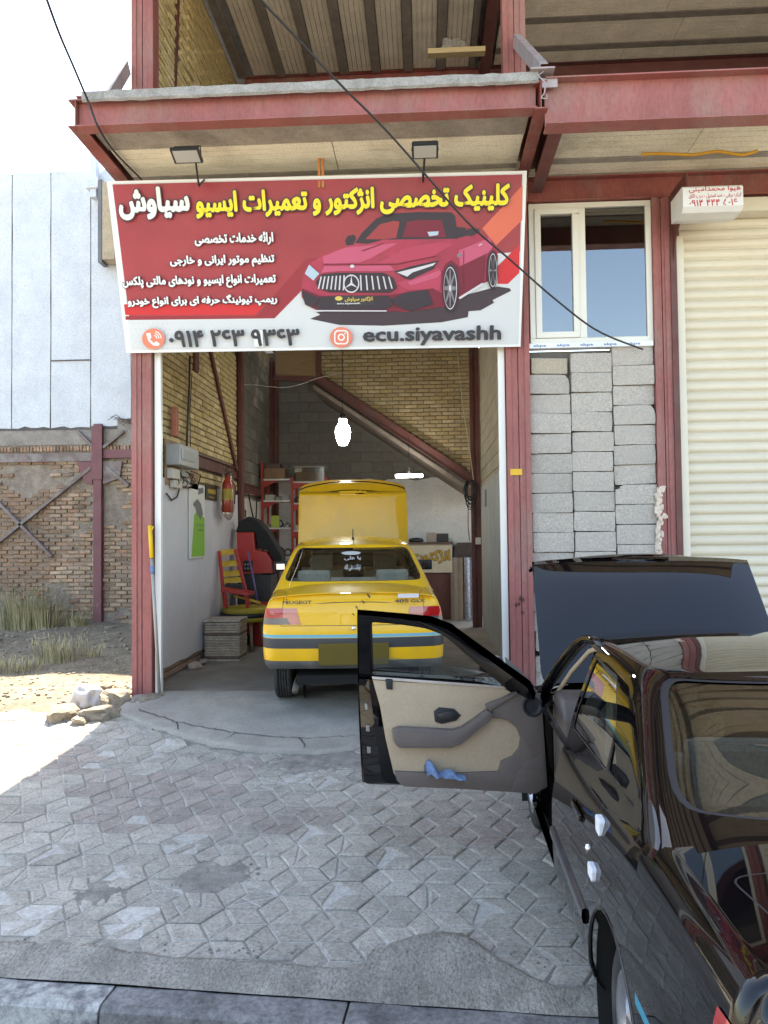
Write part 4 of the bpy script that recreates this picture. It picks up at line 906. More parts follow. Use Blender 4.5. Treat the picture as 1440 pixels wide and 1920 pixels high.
wire([atY(70, -50, 5.0)]+[atY(x, y, Y) for x, y, Y in ((88, 0, 5.4), (112, 65, 5.8), (140, 130, 6.1), (166, 192, 6.36), (185, 240, 6.40), (215, 285, 6.95), (265, 336, 7.5))], .010, 'dark cable dropping from sky to the left end of overhang beam')
wire([atY(x, y, 7.12) for x, y in ((1203, 289), (1240, 288), (1300, 290), (1345, 284), (1390, 290), (1420, 283))], .014, 'orange hose tucked along the polystyrene ceiling over shutter', 'hose', flat('hose_orange', (.55, .28, .02), .5))
# scrap plank and rags lodged under the upper ceiling
pk = atY(855, 98, 8.9); MB().box(pk.x-.33, pk.x+.34, 8.85, 8.95, pk.z-.03, pk.z+.03).build('timber_plank', M('raw_timber', (.42, .30, .15), .8, stretch=(1, 8, 8)), label='short timber plank wedged under the upper ceiling joists', cat='plank')
b = MB()
for k in range(9): b.rock(pk+V((-.12+.05*(k % 5), .05, .08+.05*(k//5))), .05, .04, .06, k, n=2, rough=.6)
b.build('rag_bundle', M('rag_grey', (.2, .17, .14), .9), label='grey rag bundle stuffed above the wedged timber plank', cat='rags')
# ------------------------------------------------------------------ saloon cars (x forward from the rear bumper, y left, z up)
def spl(tab, x):
    if x <= tab[0][0]: return tab[0][1]
    if x >= tab[-1][0]: return tab[-1][1]
    for i in range(len(tab)-1):
        if x <= tab[i+1][0]: break
    x0, y0 = tab[i]; x1, y1 = tab[i+1]; h = x1-x0
    def sl(k):
        if k <= 0 or k >= len(tab)-1: return None
        a = (tab[k][1]-tab[k-1][1])/(tab[k][0]-tab[k-1][0]); b = (tab[k+1][1]-tab[k][1])/(tab[k+1][0]-tab[k][0])
        return 0 if a*b <= 0 else 2*a*b/(a+b)
    s = (y1-y0)/h; m0 = sl(i); m1 = sl(i+1); m0 = s if m0 is None else m0; m1 = s if m1 is None else m1
    t = (x-x0)/h; return (2*t**3-3*t*t+1)*y0+(t**3-2*t*t+t)*h*m0+(-2*t**3+3*t*t)*y1+(t**3-t*t)*h*m1
CL = 4.40
ZS = [(0, .965), (.3, .980), (.65, .985), (1.2, .960), (2.0, .918), (2.8, .905), (3.2, .893), (3.6, .855), (4.0, .80), (4.25, .76), (4.4, .735)]
ZT = [(0, .985), (.12, 1.003), (.35, 1.025), (.65, 1.05), (1.2, 1.04), (2.0, .99), (3.1, .94), (3.6, .905), (4.0, .86), (4.25, .80), (4.4, .735)]
ZB = [(0, .365), (.25, .35), (.6, .30), (.9, .28), (2, .245), (3.5, .245), (4.1, .235), (4.4, .26)]
WD = [(0, .815), (.3, .832), (.9, .845), (2, .848), (3.3, .842), (3.9, .832), (4.3, .81), (4.4, .795)]
INS = [(0, .06), (.06, .025), (.16, .006), (.36, 0), (.55, .001), (.70, .012), (.82, .028), (.90, .044), (.96, .064), (1, .098)]
RR = [(0, .075), (.05, .03), (.12, .004), (.25, 0), (.44, .0), (.50, .012), (.535, .045), (.58, .055), (.80, .075), (.93, .095), (1, .135)]
RF = [(0, .10), (.08, .04), (.2, 0), (.5, 0), (.6, .03), (.8, .06), (1, .16)]
TJ = [j/12 for j in range(13)]; TJ = [1-(1-t)**1.5 for t in TJ]
def halfpts(W0, W1, x0, x1, rc, rf, ns, width):
    """left half of a plan outline, rear centre to front centre: (x, y, nx, ny)"""
    P = []
    for t in TJ: P.append((x0, t*(W0-rc), 1, 0))
    for k in range(1, 8): a = pi/2*k/8; P.append((x0+rc*(1-cos(a)), W0-rc+rc*sin(a), cos(a), sin(a)))
    for k in range(ns+1): x = x0+rc+(x1-rf-x0-rc)*k/ns; P.append((x, width(x), 0, 1))
    for k in range(1, 8): a = pi/2*k/8; P.append((x1-rf+rf*sin(a), W1-rf+rf*cos(a), -sin(a), cos(a)))
    for t in reversed(TJ): P.append((x1, t*(W1-rf), -1, 0))
    return P
def loft(H, levels, pos, deck):
    """pos(p, v) -> point on the wall; deck(x, t, zedge) -> z of the lid"""
    bm = bmesh.new(); n = len(H); nj = len(TJ)
    for s in (1, -1):
        R = [[bm.verts.new((q.x, q.y*s, q.z)) for q in (pos(p, v) for p in H)] for v in levels]
        for i in range(len(levels)-1):
            for k in range(n-1):
                f = (R[i][k], R[i][k+1], R[i+1][k+1], R[i+1][k]); bm.faces.new(f if s < 0 else f[::-1])
        top = [pos(p, levels[-1]) for p in H]; rows = []
        for k in range(nj-1, n-nj+1):
            e = top[k]; row = []; dr = max(0, 1-(k-nj+1)/9.); df = max(0, 1-(n-nj-k)/9.)
            for j, t in enumerate(TJ):
                if k == nj-1: q = top[j]; x, y = q.x, q.y
                elif k == n-nj: q = top[n-1-j]; x, y = q.x, q.y
                else: x = e.x+(top[j].x-top[nj-1].x)*dr+(top[n-1-j].x-top[n-nj].x)*df; y = t*e.y
                ze = e.z if k not in (nj-1, n-nj) else q.z
                row.append(bm.verts.new((x, y*s, deck(x, t if k not in (nj-1, n-nj) else 1., ze))))
            rows.append(row)
        for i in range(len(rows)-1):
            for j in range(nj-1):
                f = (rows[i][j], rows[i][j+1], rows[i+1][j+1], rows[i+1][j]); bm.faces.new(f[::-1] if s > 0 else f)
    bmesh.ops.remove_doubles(bm, verts=bm.verts, dist=2e-4); bmesh.ops.recalc_face_normals(bm, faces=bm.faces); return bm
def body_bm():
    H = halfpts(spl(WD, 0), spl(WD, CL), 0, CL, .13, .19, 96, lambda x: spl(WD, x))
    lv = [0, .03, .06, .10, .16, .24, .34, .44, .48, .505, .53, .56, .62, .70, .76, .82, .86, .90, .93, .96, .98, 1]
    def pos(p, v):
        x, y, nx, ny = p; bow = .045*(y/.8)**2*max(0, nx)-.10*(y/.76)**2*max(0, -nx)
        a = spl(INS, v)*ny; r = spl(RR, v)*max(0, nx); f = spl(RF, v)*max(0, -nx)
        zb, zs = spl(ZB, x), spl(ZS, x); return V((x+bow+r-f, y-a, zb+(zs-zb)*v))
    def deck(x, t, ze): zt = spl(ZT, x); return ze+(max(ze, zt)-ze)*(1-t**3.2)
    return loft(H, lv, pos, deck)
def side_y(x, z): zb, zs = spl(ZB, x), spl(ZS, x); return spl(WD, x)-spl(INS, max(0, min(1, (z-zb)/(zs-zb))))
GW = [(0, .790), (.05, .777), (.12, .765), (.3, .742), (.6, .692), (.85, .645), (.94, .617), (1, .585)]
GR = [(0, .42), (.05, .455), (.12, .50), (.5, .80), (.88, 1.10), (1, 1.22)]
GF = [(0, 3.30), (.05, 3.25), (.5, 2.95), (.9, 2.70), (1, 2.62)]
def cabin_bm():
    lv = [0, .03, .06, .1, .16, .25, .35, .45, .55, .65, .75, .83, .89, .93, .96, .98, 1]; H = []
    for t in TJ: H.append(('r', t*.80))
    for k in range(1, 13): H.append(('r', .80+.20*sin(pi/2*k/12)))
    for k in range(1, 44): H.append(('s', k/44))
    for k in range(12): H.append(('f', .80+.20*sin(pi/2*(12-k)/12)))
    for t in reversed(TJ): H.append(('f', t*.80))
    nr_, nf = 3.4, 2.9
    def pos(p, v):
        w_ = spl(GW, v); r = spl(GR, v); f = spl(GF, v); dr = .34; df = .46
        k, q = p
        if k == 'r': y = q*w_; xx = r+dr*(1-max(0, 1-q**nr_)**(1/nr_))
        elif k == 'f': y = q*w_; xx = f-df*(1-max(0, 1-q**nf)**(1/nf))
        else: y = w_; xx = r+dr+(f-df-r-dr)*q
        zl = spl(ZS, xx)-.03; zt = 1.352-.014*((xx-1.85)/.62)**2
        return V((xx, y, zl+(zt-zl)*v))
    def deck(x, t, ze): return ze+max(.016, .055-.036*((x-1.85)/.55)**2)*(1-t**2.4)
    return loft(H, lv, pos, deck)
AXI = {'x': 0, 'y': 1, 'z': 2}
def cut(bm, faces, poly, ax):
    """cuts the faces along a convex outline seen along one axis; returns those inside"""
    ia, ib = AXI[ax[0]], AXI[ax[1]]; ca = sum(p[0] for p in poly)/len(poly); cb = sum(p[1] for p in poly)/len(poly); ins = list(faces)
    for i in range(len(poly)):
        (a0, b0), (a1, b1) = poly[i], poly[(i+1) % len(poly)]; na, nb_ = -(b1-b0), a1-a0
        if (ca-a0)*na+(cb-b0)*nb_ < 0: na, nb_ = -na, -nb_
        co = V((0, 0, 0)); no = V((0, 0, 0)); co[ia], co[ib] = a0, b0; no[ia], no[ib] = na, nb_
        if no.length < 1e-9: continue
        no.normalize()
        g = list({v for f in ins for v in f.verts})+list({e for f in ins for e in f.edges})+ins
        r = bmesh.ops.bisect_plane(bm, geom=g, dist=1e-5, plane_co=co, plane_no=no)
        ins = [f for f in r['geom'] if isinstance(f, bmesh.types.BMFace) and (f.calc_center_median()-co).dot(no) > 0]
        if not ins: return []
    return ins
def rpoly(poly, r, n=4):       # round the corners of a convex outline
    out = []; m = len(poly); P = [V(p) for p in poly]
    for i in range(m):
        a, b, c = P[i-1], P[i], P[(i+1) % m]; d1 = (a-b); d2 = (c-b); k = min(r, d1.length*.45, d2.length*.45); d1.normalize(); d2.normalize()
        p, q = b+d1*k, b+d2*k
        for t in range(n+1): s = t/n; out.append(tuple(p*(1-s)**2+b*2*s*(1-s)+q*s*s))
    return out
def take(bm, faces):           # move faces into a bmesh of their own
    nb_ = bmesh.new(); mp = {}
    for f in faces:
        vs = []
        for v in f.verts:
            if v not in mp: mp[v] = nb_.verts.new(v.co)
            vs.append(mp[v])
        try: g = nb_.faces.new(vs); g.material_index = f.material_index; g.smooth = True
        except ValueError: pass
    bmesh.ops.delete(bm, geom=faces, context='FACES'); return nb_
class Skin:                    # smooth normals of the uncut shell
    def __init__(s, bm):
        bm.normal_update(); bm.verts.index_update(); s.v = [v.co.copy() for v in bm.verts]; s.n = [v.normal.copy() for v in bm.verts]
        b2 = bm.copy(); bmesh.ops.triangulate(b2, faces=b2.faces); b2.verts.index_update(); b2.faces.index_update(); b2.faces.ensure_lookup_table(); s.t = BVHTree.FromBMesh(b2); s.f = [[v.index for v in f.verts] for f in b2.faces]; b2.free()
    def at(s, p):
        q, n, i, d = s.t.find_nearest(p); a, b, c = s.f[i]; A, B, C = s.v[a], s.v[b], s.v[c]
        e0, e1, e2 = B-A, C-A, q-A; d00, d01, d11 = e0.dot(e0), e0.dot(e1), e1.dot(e1); d20, d21 = e2.dot(e0), e2.dot(e1); D = d00*d11-d01*d01
        if abs(D) < 1e-14: return n
        v = (d11*d20-d01*d21)/D; w_ = (d00*d21-d01*d20)/D; return (s.n[a]*(1-v-w_)+s.n[b]*v+s.n[c]*w_).normalized()
def shell(name, bm, mats, root, skin=None, tf=None, thick=0, off=0):
    """bmesh to object with the shell's own normals; tf moves it (open door, raised bonnet); thick folds it back"""
    if not bm.faces: bm.free(); return None
    bm.normal_update(); bm.verts.index_update(); me = bpy.data.meshes.new(name); vs = list(bm.verts); nr = [skin.at(v.co) if skin else v.normal.copy() for v in vs]
    co = [v.co+n*off for v, n in zip(vs, nr)]; fs = [[v.index for v in f.verts] for f in bm.faces]; mi = [f.material_index for f in bm.faces]; n0 = len(co)
    if thick:
        rim = []
        for e in bm.edges:
            if len(e.link_faces) == 1: 
                a_, b_ = e.verts; o = (a_.co+b_.co)/2-e.link_faces[0].calc_center_median(); nn = (b_.co-a_.co).cross(nr[a_.index]); nn = -nn if nn.dot(o) < 0 else nn
                rim.append((a_.index, b_.index, nn if nn.length > 1e-9 else o, e.link_faces[0].material_index))
        co += [c-n*thick for c, n in zip(co, nr)]; nr += [-n for n in nr]; fs += [[i+n0 for i in reversed(f)] for f in fs]; mi += mi
        for a, b, o, m_ in rim:
            k = len(co); co += [co[a], co[b], co[b+n0], co[a+n0]]; nr += [o.normalized()]*4; fs.append([k, k+1, k+2, k+3]); mi.append(m_)
    bm.free(); me.from_pydata([tuple(c) for c in co], [], fs); me.polygons.foreach_set('material_index', mi)
    if tf:
        Rm = tf.to_3x3(); me.transform(tf); nr = [(Rm @ n).normalized() for n in nr]
    for m in mats: me.materials.append(m)
    me.polygons.foreach_set('use_smooth', [True]*len(me.polygons))
    me.normals_split_custom_set_from_vertices([tuple(n) for n in nr]); me.update()
    o = bpy.data.objects.new(name, me); COL.objects.link(o); par(o, root); return o
rubber = M('tyre_rubber', (.025, .025, .026), .75, var=.3, vs=12, bump=.2, bs=80, dirt=(.10, .09, .08), ds=6, da=.5)
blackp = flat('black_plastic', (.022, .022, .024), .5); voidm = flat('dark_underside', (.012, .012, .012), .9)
chrome = flat('chrome', (.75, .75, .77), .12, 1.); alloy = M('wheel_alloy', (.52, .53, .56), .3, .9, var=.1)
def wheel(root, x, y, z, alloyed, rot=0, R=.298, steer=0):
    s = 1 if y > 0 else -1; A = V((0, s, 0)); w_ = .185; O = V((x, y-s*w_, z)); t = w_
    pr = [(R-.098, .012), (R-.085, 0), (R-.04, .0), (R-.012, .012), (R, .03)]
    for k in range(1, 5): g = .03+(t-.06)*k/5; pr += [(R, g-.004), (R-.008, g-.003), (R-.008, g+.003), (R, g+.004)]
    pr += [(R, t-.03), (R-.012, t-.012), (R-.04, t), (R-.085, t), (R-.098, t-.012)]
    wh = MB().lathe(pr, O, A, 48).build('wheel', rubber, root)
    rb_ = R-.096; b = MB(); b.lathe([(rb_+.004, t-.004), (rb_-.004, t-.002), (rb_-.018, t-.02), (rb_-.02, t-.08), (rb_-.02, .02)], O, A, 40)
    n = 5 if alloyed else 12
    if alloyed:
        for k in range(n):
            a = rot+2*pi*k/n; d = V((cos(a), 0, sin(a))); p = V((-sin(a), 0, cos(a)))
            P = []
            for q, wd, dp in ((.02, .030, .03), (.07, .028, .022), (.13, .024, .018), (rb_-.012, .034, .03)):
                c = O+A*(t-dp)+d*q; P.append([c-p*wd-A*.03, c-p*wd*.8, c+p*wd*.8, c+p*wd-A*.03])
            b.grid(P, sm=False)
        b.lathe([(.0, t-.014), (.035, t-.018), (.045, t-.035)], O, A, 20)
    else:
        b.lathe([(0, t-.03), (.05, t-.03), (.07, t-.045), (rb_-.05, t-.06), (rb_-.025, t-.035), (rb_-.02, t-.04)], O, A, 40)
    b.build('rim', alloy if alloyed else M('steel_rim', (.2, .2, .2), .5, .6), wh)
    MB().lathe([(0, .10), (rb_-.022, .10)], O, A, 24).build('brake_disc', flat('brake_iron', (.08, .07, .065), .6, .5), wh)
    return wh
XW = (.90, 3.57)
def seat(root, x, y, m, hr=True):
    b = MB()
    def cush(c, a, bb, d, tilt):
        U = V((cos(tilt), 0, sin(tilt))); N = V((-sin(tilt), 0, cos(tilt))); b.obox(c, U, Y3, N, a, bb, d)
    cush(V((x+.25, y, .48)), .50, .50, .16, .12); cush(V((x-.08, y, .80)), .14, .48, .62, .22)
    if hr: cush(V((x-.18, y, 1.19)), .10, .25, .17, .22); cush(V((x-.16, y, 1.08)), .02, .12, .12, .22)
    return b.build('seat', m, root, bevel=.045)
def make_car(name, label, pose, P):
    X, Y, Z, yaw, pit = pose; root = thing(name, label, 'car', (X, Y, Z), static=False)
    root.rotation_mode = 'QUATERNION'; root.rotation_quaternion = (Matrix.Rotation(pi/2-yaw, 4, 'Z') @ Matrix.Rotation(-pit, 4, 'Y')).to_quaternion()
    root.scale = (1, 1, P.get('zs', 1)); root.location = (X, Y, Z); Roff = V((-.9, 0, 0))
    # everything below is built about the rear axle
    T0 = Matrix.Translation((-.9, 0, P.get('lift', 0)))
    paint, glassm = P['paint'], P['glass']; trim = P['trim']; lift = P.get('lift', 0)
    bm = body_bm(); tl = P.get('tail', 1)
    for v in bm.verts:
        if v.co.x < .55: v.co.x = .55-(.55-v.co.x)*tl
    fx = lambda x: .55-(.55-x)*tl if x < .55 else x
    sk = Skin(bm); gm = cabin_bm(); gk = Skin(gm)
    F = lambda b, fn: [f for f in b.faces if fn(f.calc_center_median(), f.normal)]
    # ---- lower body
    for s in (1, -1):
        for xw in XW:
            bmesh.ops.delete(bm, geom=cut(bm, F(bm, lambda c, n: c.y*s > .5 and abs(c.x-xw) < .6), [(xw+.36*cos(2*pi*k/26), .30+.372*sin(2*pi*k/26)) for k in range(26)], 'xz'), context='FACES')
    # bonnet, boot lid gap, cabin hole
    hood = take(bm, cut(bm, F(bm, lambda c, n: n.z > .3 and c.x > 3.1), rpoly([(3.29, -.735), (3.29, .735), (4.385, .715), (4.385, -.715)], .09), 'xy'))
    bmesh.ops.delete(bm, geom=cut(bm, F(bm, lambda c, n: n.z > .5 and .5 < c.x < 3.4), [(.56, -.68), (.56, .68), (3.14, .70), (3.14, -.70)], 'xy'), context='FACES')
    def gapline(b, sel, poly, ax, w_=.005):     # narrow dark strip between an outline and its inset
        q = [tuple(p) for p in inset([V(p) for p in poly], w_)]
        o = cut(b, F(b, sel), poly, ax)
        for f in o: f.tag = True
        i_ = cut(b, o, q, ax)
        ia, ib = AXI[ax[0]], AXI[ax[1]]
        def inside(pt, pl):
            sg = 0
            for k in range(len(pl)):
                (a0, b0), (a1, b1) = pl[k], pl[(k+1) % len(pl)]; cr = (a1-a0)*(pt[ib]-b0)-(b1-b0)*(pt[ia]-a0)
                if abs(cr) < 1e-9: continue
                if sg == 0: sg = 1 if cr > 0 else -1
                elif (cr > 0) != (sg > 0): return False
            return True
        ii = set(i_)
        for f in F(b, sel):
            if f not in ii:
                c = f.calc_center_median()
                if inside(c, poly) and not inside(c, q): f.material_index = 1
    gapline(bm, lambda c, n: c.x < .7 and n.z > .35, rpoly([(fx(.10), -.60), (fx(.10), .60), (fx(.45), .66), (fx(.45), -.66)], .05), 'xy')
    gapline(bm, lambda c, n: n.x < -.4 and c.z > .7, [(-.66, .735), (.66, .735), (.62, 1.1), (-.62, 1.1)], 'yz')
    door_open = P.get('door', 0); dl = None
    for s in (1, -1):
        sd = lambda c, n, s=s: c.y*s > .5 and abs(n.y) > .3 and n.z < .95
        fd = [(2.10, .315), (3.15, .315), (3.17, .55), (3.14, .99), (2.10, .99)]
        if s > 0 and door_open: dl = take(bm, cut(bm, F(bm, lambda c, n, s=s: c.y*s > .5), fd, 'xz'))
        else: gapline(bm, sd, fd, 'xz')
        gapline(bm, sd, [(1.36, .315), (2.085, .315), (2.085, .99), (1.10, .99), (1.10, .86), (1.20, .66), (1.32, .46)], 'xz')
        gapline(bm, sd, rpoly([(.30, .60), (.52, .60), (.52, .80), (.30, .80)], .03), 'xz') if s < 0 else None
    # lamps
    for s in (1, -1):
        rear = lambda c, n, s=s: c.y*s > .2 and c.x < fx(.20) and n.z < .6
        cut(bm, F(bm, lambda c, n, s=s: c.y*s > .5 and c.x < .6 and .7 < c.z < .93), [(-1, .7), (fx(.20), .7), (fx(.20), .95), (-1, .95)], 'xz')
        lamp = cut(bm, F(bm, rear), [(s*.475, .748), (s*.90, .748), (s*.90, .885), (s*.515, .885)], 'yz')
        lo = cut(bm, lamp, [(s*.56, .74), (s*.90, .74), (s*.90, .803), (s*.60, .803)], 'yz'); lo = take(bm, lo)
        lamp = [f for f in F(bm, rear) if .748 < f.calc_center_median().z < .885 and (abs(f.calc_center_median().y) > .475+.04*(f.calc_center_median().z-.748)/.137)]
        rd = cut(bm, lamp, [(s*.635, .80), (s*.92, .80), (s*.92, .89), (s*.635, .89)], 'yz'); rd = take(bm, rd)
        lamp = [f for f in F(bm, rear) if .748 < f.calc_center_median().z < .885 and abs(f.calc_center_median().y) > .475+.04*(f.calc_center_median().z-.748)/.137 and abs(f.calc_center_median().y) < .70]
        wt = take(bm, lamp)
        l0 = shell('tail_lamp', rd, [P['lamp_red']], root, sk, T0, off=.004)
        shell('lamp_lens', wt, [P['lamp_pink']], l0 or root, sk, T0, off=.004); shell('lamp_lens', lo, [P['lamp_dark']], l0 or root, sk, T0, off=.003)
        hl = take(bm, cut(bm, F(bm, lambda c, n, s=s: c.y*s > .2 and c.x > 3.8 and n.z < .85), [(s*.38, .60), (s*.9, .58), (s*.9, .70), (s*.40, .665)], 'yz')); shell('head_lamp', hl, [flat('lamp_clear', (.6, .62, .65), .08)], root, sk, T0, off=.004)
    # bumpers: bands by height at both ends
    def band(z0, z1, mi):
        for f in cut(bm, F(bm, lambda c, n: (c.x < .60 or c.x > 3.9) and c.z < .8 and f_ok(n)), [(-2, z0), (2, z0), (2, z1), (-2, z1)], 'yz'): f.material_index = mi
    f_ok = lambda n: n.z < .9
    for z0, z1, mi in P['bands']: band(z0, z1, mi)
    body = shell('body', bm, [paint, blackp, P['valance'], P['stripe'], P['band']], root, sk, T0)
    # moulding along the flanks, arch lips, wells
    for s in (1, -1):
        for xa, xb in ((1.28, 2.08), (2.105, 3.13), (3.93, 4.0)):
            if s > 0 and door_open and 2.09 < xa < 3: continue
            b = MB(); Pm = []
            for k in range(17): x = xa+(xb-xa)*k/16; Pm.append([V((x-.9, s*(side_y(x, z)+o), z+lift)) for z, o in ((.475, -.002), (.48, .010), (.50, .014), (.525, .012), (.532, -.002))])
            b.grid(Pm); b.build('side_moulding', P['mould'], root)
        for xw in XW:
            b = MB(); Q = []
            for k in range(25):
                a = radians(2)+radians(176)*k/24; x, z = xw+.36*cos(a), .30+.372*sin(a); Q.append(V((x-.9, s*(side_y(x, max(z, spl(ZB, x)))-.004), z+lift)))
            b.tube(Q, .008, 6); b.build('arch_lip', paint, root)
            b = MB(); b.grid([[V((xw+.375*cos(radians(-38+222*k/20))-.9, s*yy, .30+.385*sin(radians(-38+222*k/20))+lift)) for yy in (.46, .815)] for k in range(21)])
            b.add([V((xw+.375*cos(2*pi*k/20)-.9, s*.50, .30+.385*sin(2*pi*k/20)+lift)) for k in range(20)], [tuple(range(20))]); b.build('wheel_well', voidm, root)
    # bonnet
    tilt = P['hood']; h0 = V((3.25, 0, .935)); Th = T0 @ Matrix.Translation(h0) @ Matrix.Rotation(-tilt, 4, 'Y') @ Matrix.Translation(-h0)
    shell('bonnet', hood, [paint, blackp], root, sk, Th, thick=.022, off=.001)
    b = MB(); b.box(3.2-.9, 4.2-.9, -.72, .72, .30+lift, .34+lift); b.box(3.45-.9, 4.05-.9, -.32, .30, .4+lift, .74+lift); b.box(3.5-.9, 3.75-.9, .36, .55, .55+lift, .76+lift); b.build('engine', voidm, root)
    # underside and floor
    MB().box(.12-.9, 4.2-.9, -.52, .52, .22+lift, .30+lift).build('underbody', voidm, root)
    MB().box(1.35-.9, 3.15-.9, -.72, .72, .26+lift, .31+lift).build('floor_pan', flat('carpet', (.05, .045, .04), .95), root)
    # ---- cabin
    def gl(sel, poly, ax, nm, r=.03, rim=.012, rimm=None):
        out_ = rpoly(poly, r); ca = sum(p[0] for p in out_)/len(out_); cb = sum(p[1] for p in out_)/len(out_)
        inn = [(a+(ca-a)*rim/max(.05, abs(V((a-ca, c-cb)).length)), c+(cb-c)*rim/max(.05, V((a-ca, c-cb)).length)) for a, c in out_]
        t = take(gm, cut(gm, F(gm, sel), out_, ax)); core = take(t, cut(t, list(t.faces), inn, ax))
        fr = shell('window_trim', t, [blackp], root, gk, T0, off=-.002); g = shell(nm, core, [glassm], fr, gk, T0, off=-.006); return fr
    dg = None
    for s in (1, -1):
        sg = lambda c, n, s=s: c.y*s > .3 and abs(n.y) > .35
        if s > 0 and door_open:
            dg = take(gm, cut(gm, F(gm, lambda c, n: c.y > .3), [(2.10, .90), (3.10, .90), (3.03, .985), (2.60, 1.275), (2.50, 1.305), (2.10, 1.312)], 'xz'))
        else: gl(sg, [(2.14, .968), (2.93, .965), (2.58, 1.255), (2.50, 1.28), (2.14, 1.287)], 'xz', 'window')
        gl(sg, [(2.05, .975), (2.05, 1.288), (1.60, 1.278), (1.36, 1.13), (1.31, .990)], 'xz', 'window')
        gl(sg, [(1.285, .998), (1.33, 1.10), (1.11, 1.003)], 'xz', 'window', r=.012, rim=.008)
    gl(lambda c, n: n.x < -.25 and c.x < 1.5, [(-.69, 1.055), (.69, 1.055), (.575, 1.328), (-.575, 1.328)], 'yz', 'window', r=.06, rim=.02)
    gl(lambda c, n: n.x > .25 and c.x > 2.2, [(-.60, .975), (.60, .975), (.49, 1.30), (-.49, 1.30)], 'yz', 'window', r=.05, rim=.02)
    # seal on the body at window base, drip rails
    shell('cabin', gm, [paint, P.get('head', blackp)], root, gk, T0, thick=.025)
    for s in (1, -1):
        b = MB(); b.tube([V((x-.9, s*(.752-.03*max(0, (1.3-x))), spl(ZS, x)+.030+lift)) for x in ([1.1+.098*k for k in range(11)] if (s > 0 and door_open) else [1.1+.09*k for k in range(21)])], .010, 6); b.build('belt_moulding', P['belt'], root)
    # interior
    sm = P['seat']
    for y in (.36, -.36): seat(root, 2.15-.9, y, sm)
    b = MB(); b.box(1.28-.9, 1.75-.9, -.66, .66, .38, .56); b.obox(V((1.16-.9, 0, .78)), V((.25, 0, .97)), Y3, V((-.97, 0, .25)), .62, 1.30, .14)
    for y in (.40, -.40): b.obox(V((1.02-.9, y, 1.06)), V((.2, 0, .98)), Y3, V((-.98, 0, .2)), .24, .34, .09)
    b.obox(V((1.05-.9, 0, 1.0)), V((.2, 0, .98)), Y3, V((-.98, 0, .2)), .2, .26, .09)
    b.build('rear_bench', sm, root, bevel=.04)
    MB().box(.66-.9, 1.08-.9, -.68, .68, .935+lift, .95+lift).build('parcel_shelf', flat('shelf_felt', (.07, .065, .06), .9), root)
    b = MB(); b.prism([(2.72, .62), (2.70, .86), (2.78, .96), (3.0, .97), (3.2, .92), (3.2, .45), (2.85, .45)], (-.9, -.70, lift), X3, Z3, Y3, 0, 1.40); b.build('dashboard', P['dash'], root, bevel=.02)
    b = MB(); c = V((2.62-.9, .36, .86+lift)); ax = V((-.86, 0, .5)); q = ax.cross(Y3)
    b.tube([c+(Y3*cos(2*pi*k/24)+q*sin(2*pi*k/24))*.18 for k in range(24)], .014, 8, closed=True); b.bar(c-Y3*.17, c+Y3*.17, .04, .03); b.bar(c, V((2.8-.9, .36, .78+lift)), .05, .05); b.build('steering_wheel', blackp, root)
    for s in (1, -1):     # door trims and pillars inside
        if s > 0 and door_open:
            b = MB(); b.prism([(1.36, .33), (2.06, .33), (2.06, .93), (1.2, .94)], (-.9, s*.735, lift), X3, Z3, Y3, -.02, 0); b.build('door_trim', trim, root)
            b = MB(); b.box(2.10-.9, 3.14-.9, .66, .80, .255+lift, .33+lift); b.build('sill', paint, root, bevel=.01)
            b = MB(); b.bar(V((2.07-.9, .74, .32+lift)), V((2.07-.9, .72, .97+lift)), .03, .10, up=X3); b.build('pillar', paint, root, bevel=.01)
            b = MB(); b.tube([V((3.07-.9, .69, .35+lift)), V((3.05-.9, .69, .93+lift)), V((2.80-.9, .635, 1.105+lift)), V((2.58-.9, .575, 1.245+lift)), V((2.45-.9, .56, 1.275+lift)), V((2.10-.9, .56, 1.28+lift))], .013, 8); b.build('door_seal', P['seal'], root)
            b = MB(); b.tube([V((3.14-.9, .745, .86+lift)), V((3.08-.9, .735, .97+lift)), V((2.85-.9, .685, 1.13+lift)), V((2.655-.9, .625, 1.268+lift)), V((2.56-.9, .60, 1.305+lift)), V((2.44-.9, .592, 1.322+lift)), V((2.10-.9, .59, 1.326+lift))], [.03, .032, .032, .03, .026, .022, .02], 10); b.build('windscreen_pillar', paint, root)
            b = MB(); b.box(3.1-.9, 3.16-.9, .60, .79, .33+lift, .92+lift); b.build('hinge_pillar', paint, root, bevel=.01)
            for z in (.48, .78): MB().box(3.12-.9, 3.17-.9, .775, .83, z+lift, z+.07+lift).build('hinge', blackp, root)
        else:
            b = MB(); b.prism([(1.36, .33), (3.1, .33), (3.1, .92), (1.2, .94)], (-.9, s*.735, lift), X3, Z3, Y3, -.01, .01); b.build('door_trim', trim, root)
    # wheels
    for xw in XW:
        for s in (1, -1): wheel(root, xw-.9, s*.788, .298/P.get('zs', 1)*1 + P.get('wdz', {}).get(xw, 0), P['alloy'], rot=.4+xw)
    # aerial
    b = MB(); a0 = V((P.get('aer', (1.45, -.0))[0]-.9, P.get('aer', (1.45, 0))[1], 1.40+lift)); b.tube([a0, a0+P.get('aerv', V((-.12, 0, .12)))], .006, 6); b.tube([a0-V((0, 0, .01)), a0+V((0, 0, .01))], .014, 8); b.build('aerial', blackp, root)
    return root, T0, dl, dg, sk, gk
def carpaint(name, col, rough, dust, da, spec=.5, dlo=.5, cior=1.45):
    m = M(name, col, rough, var=.05, vs=3, dirt=dust, ds=1.8, da=da, dlo=dlo, coat=1., spec=spec, cior=cior); return m
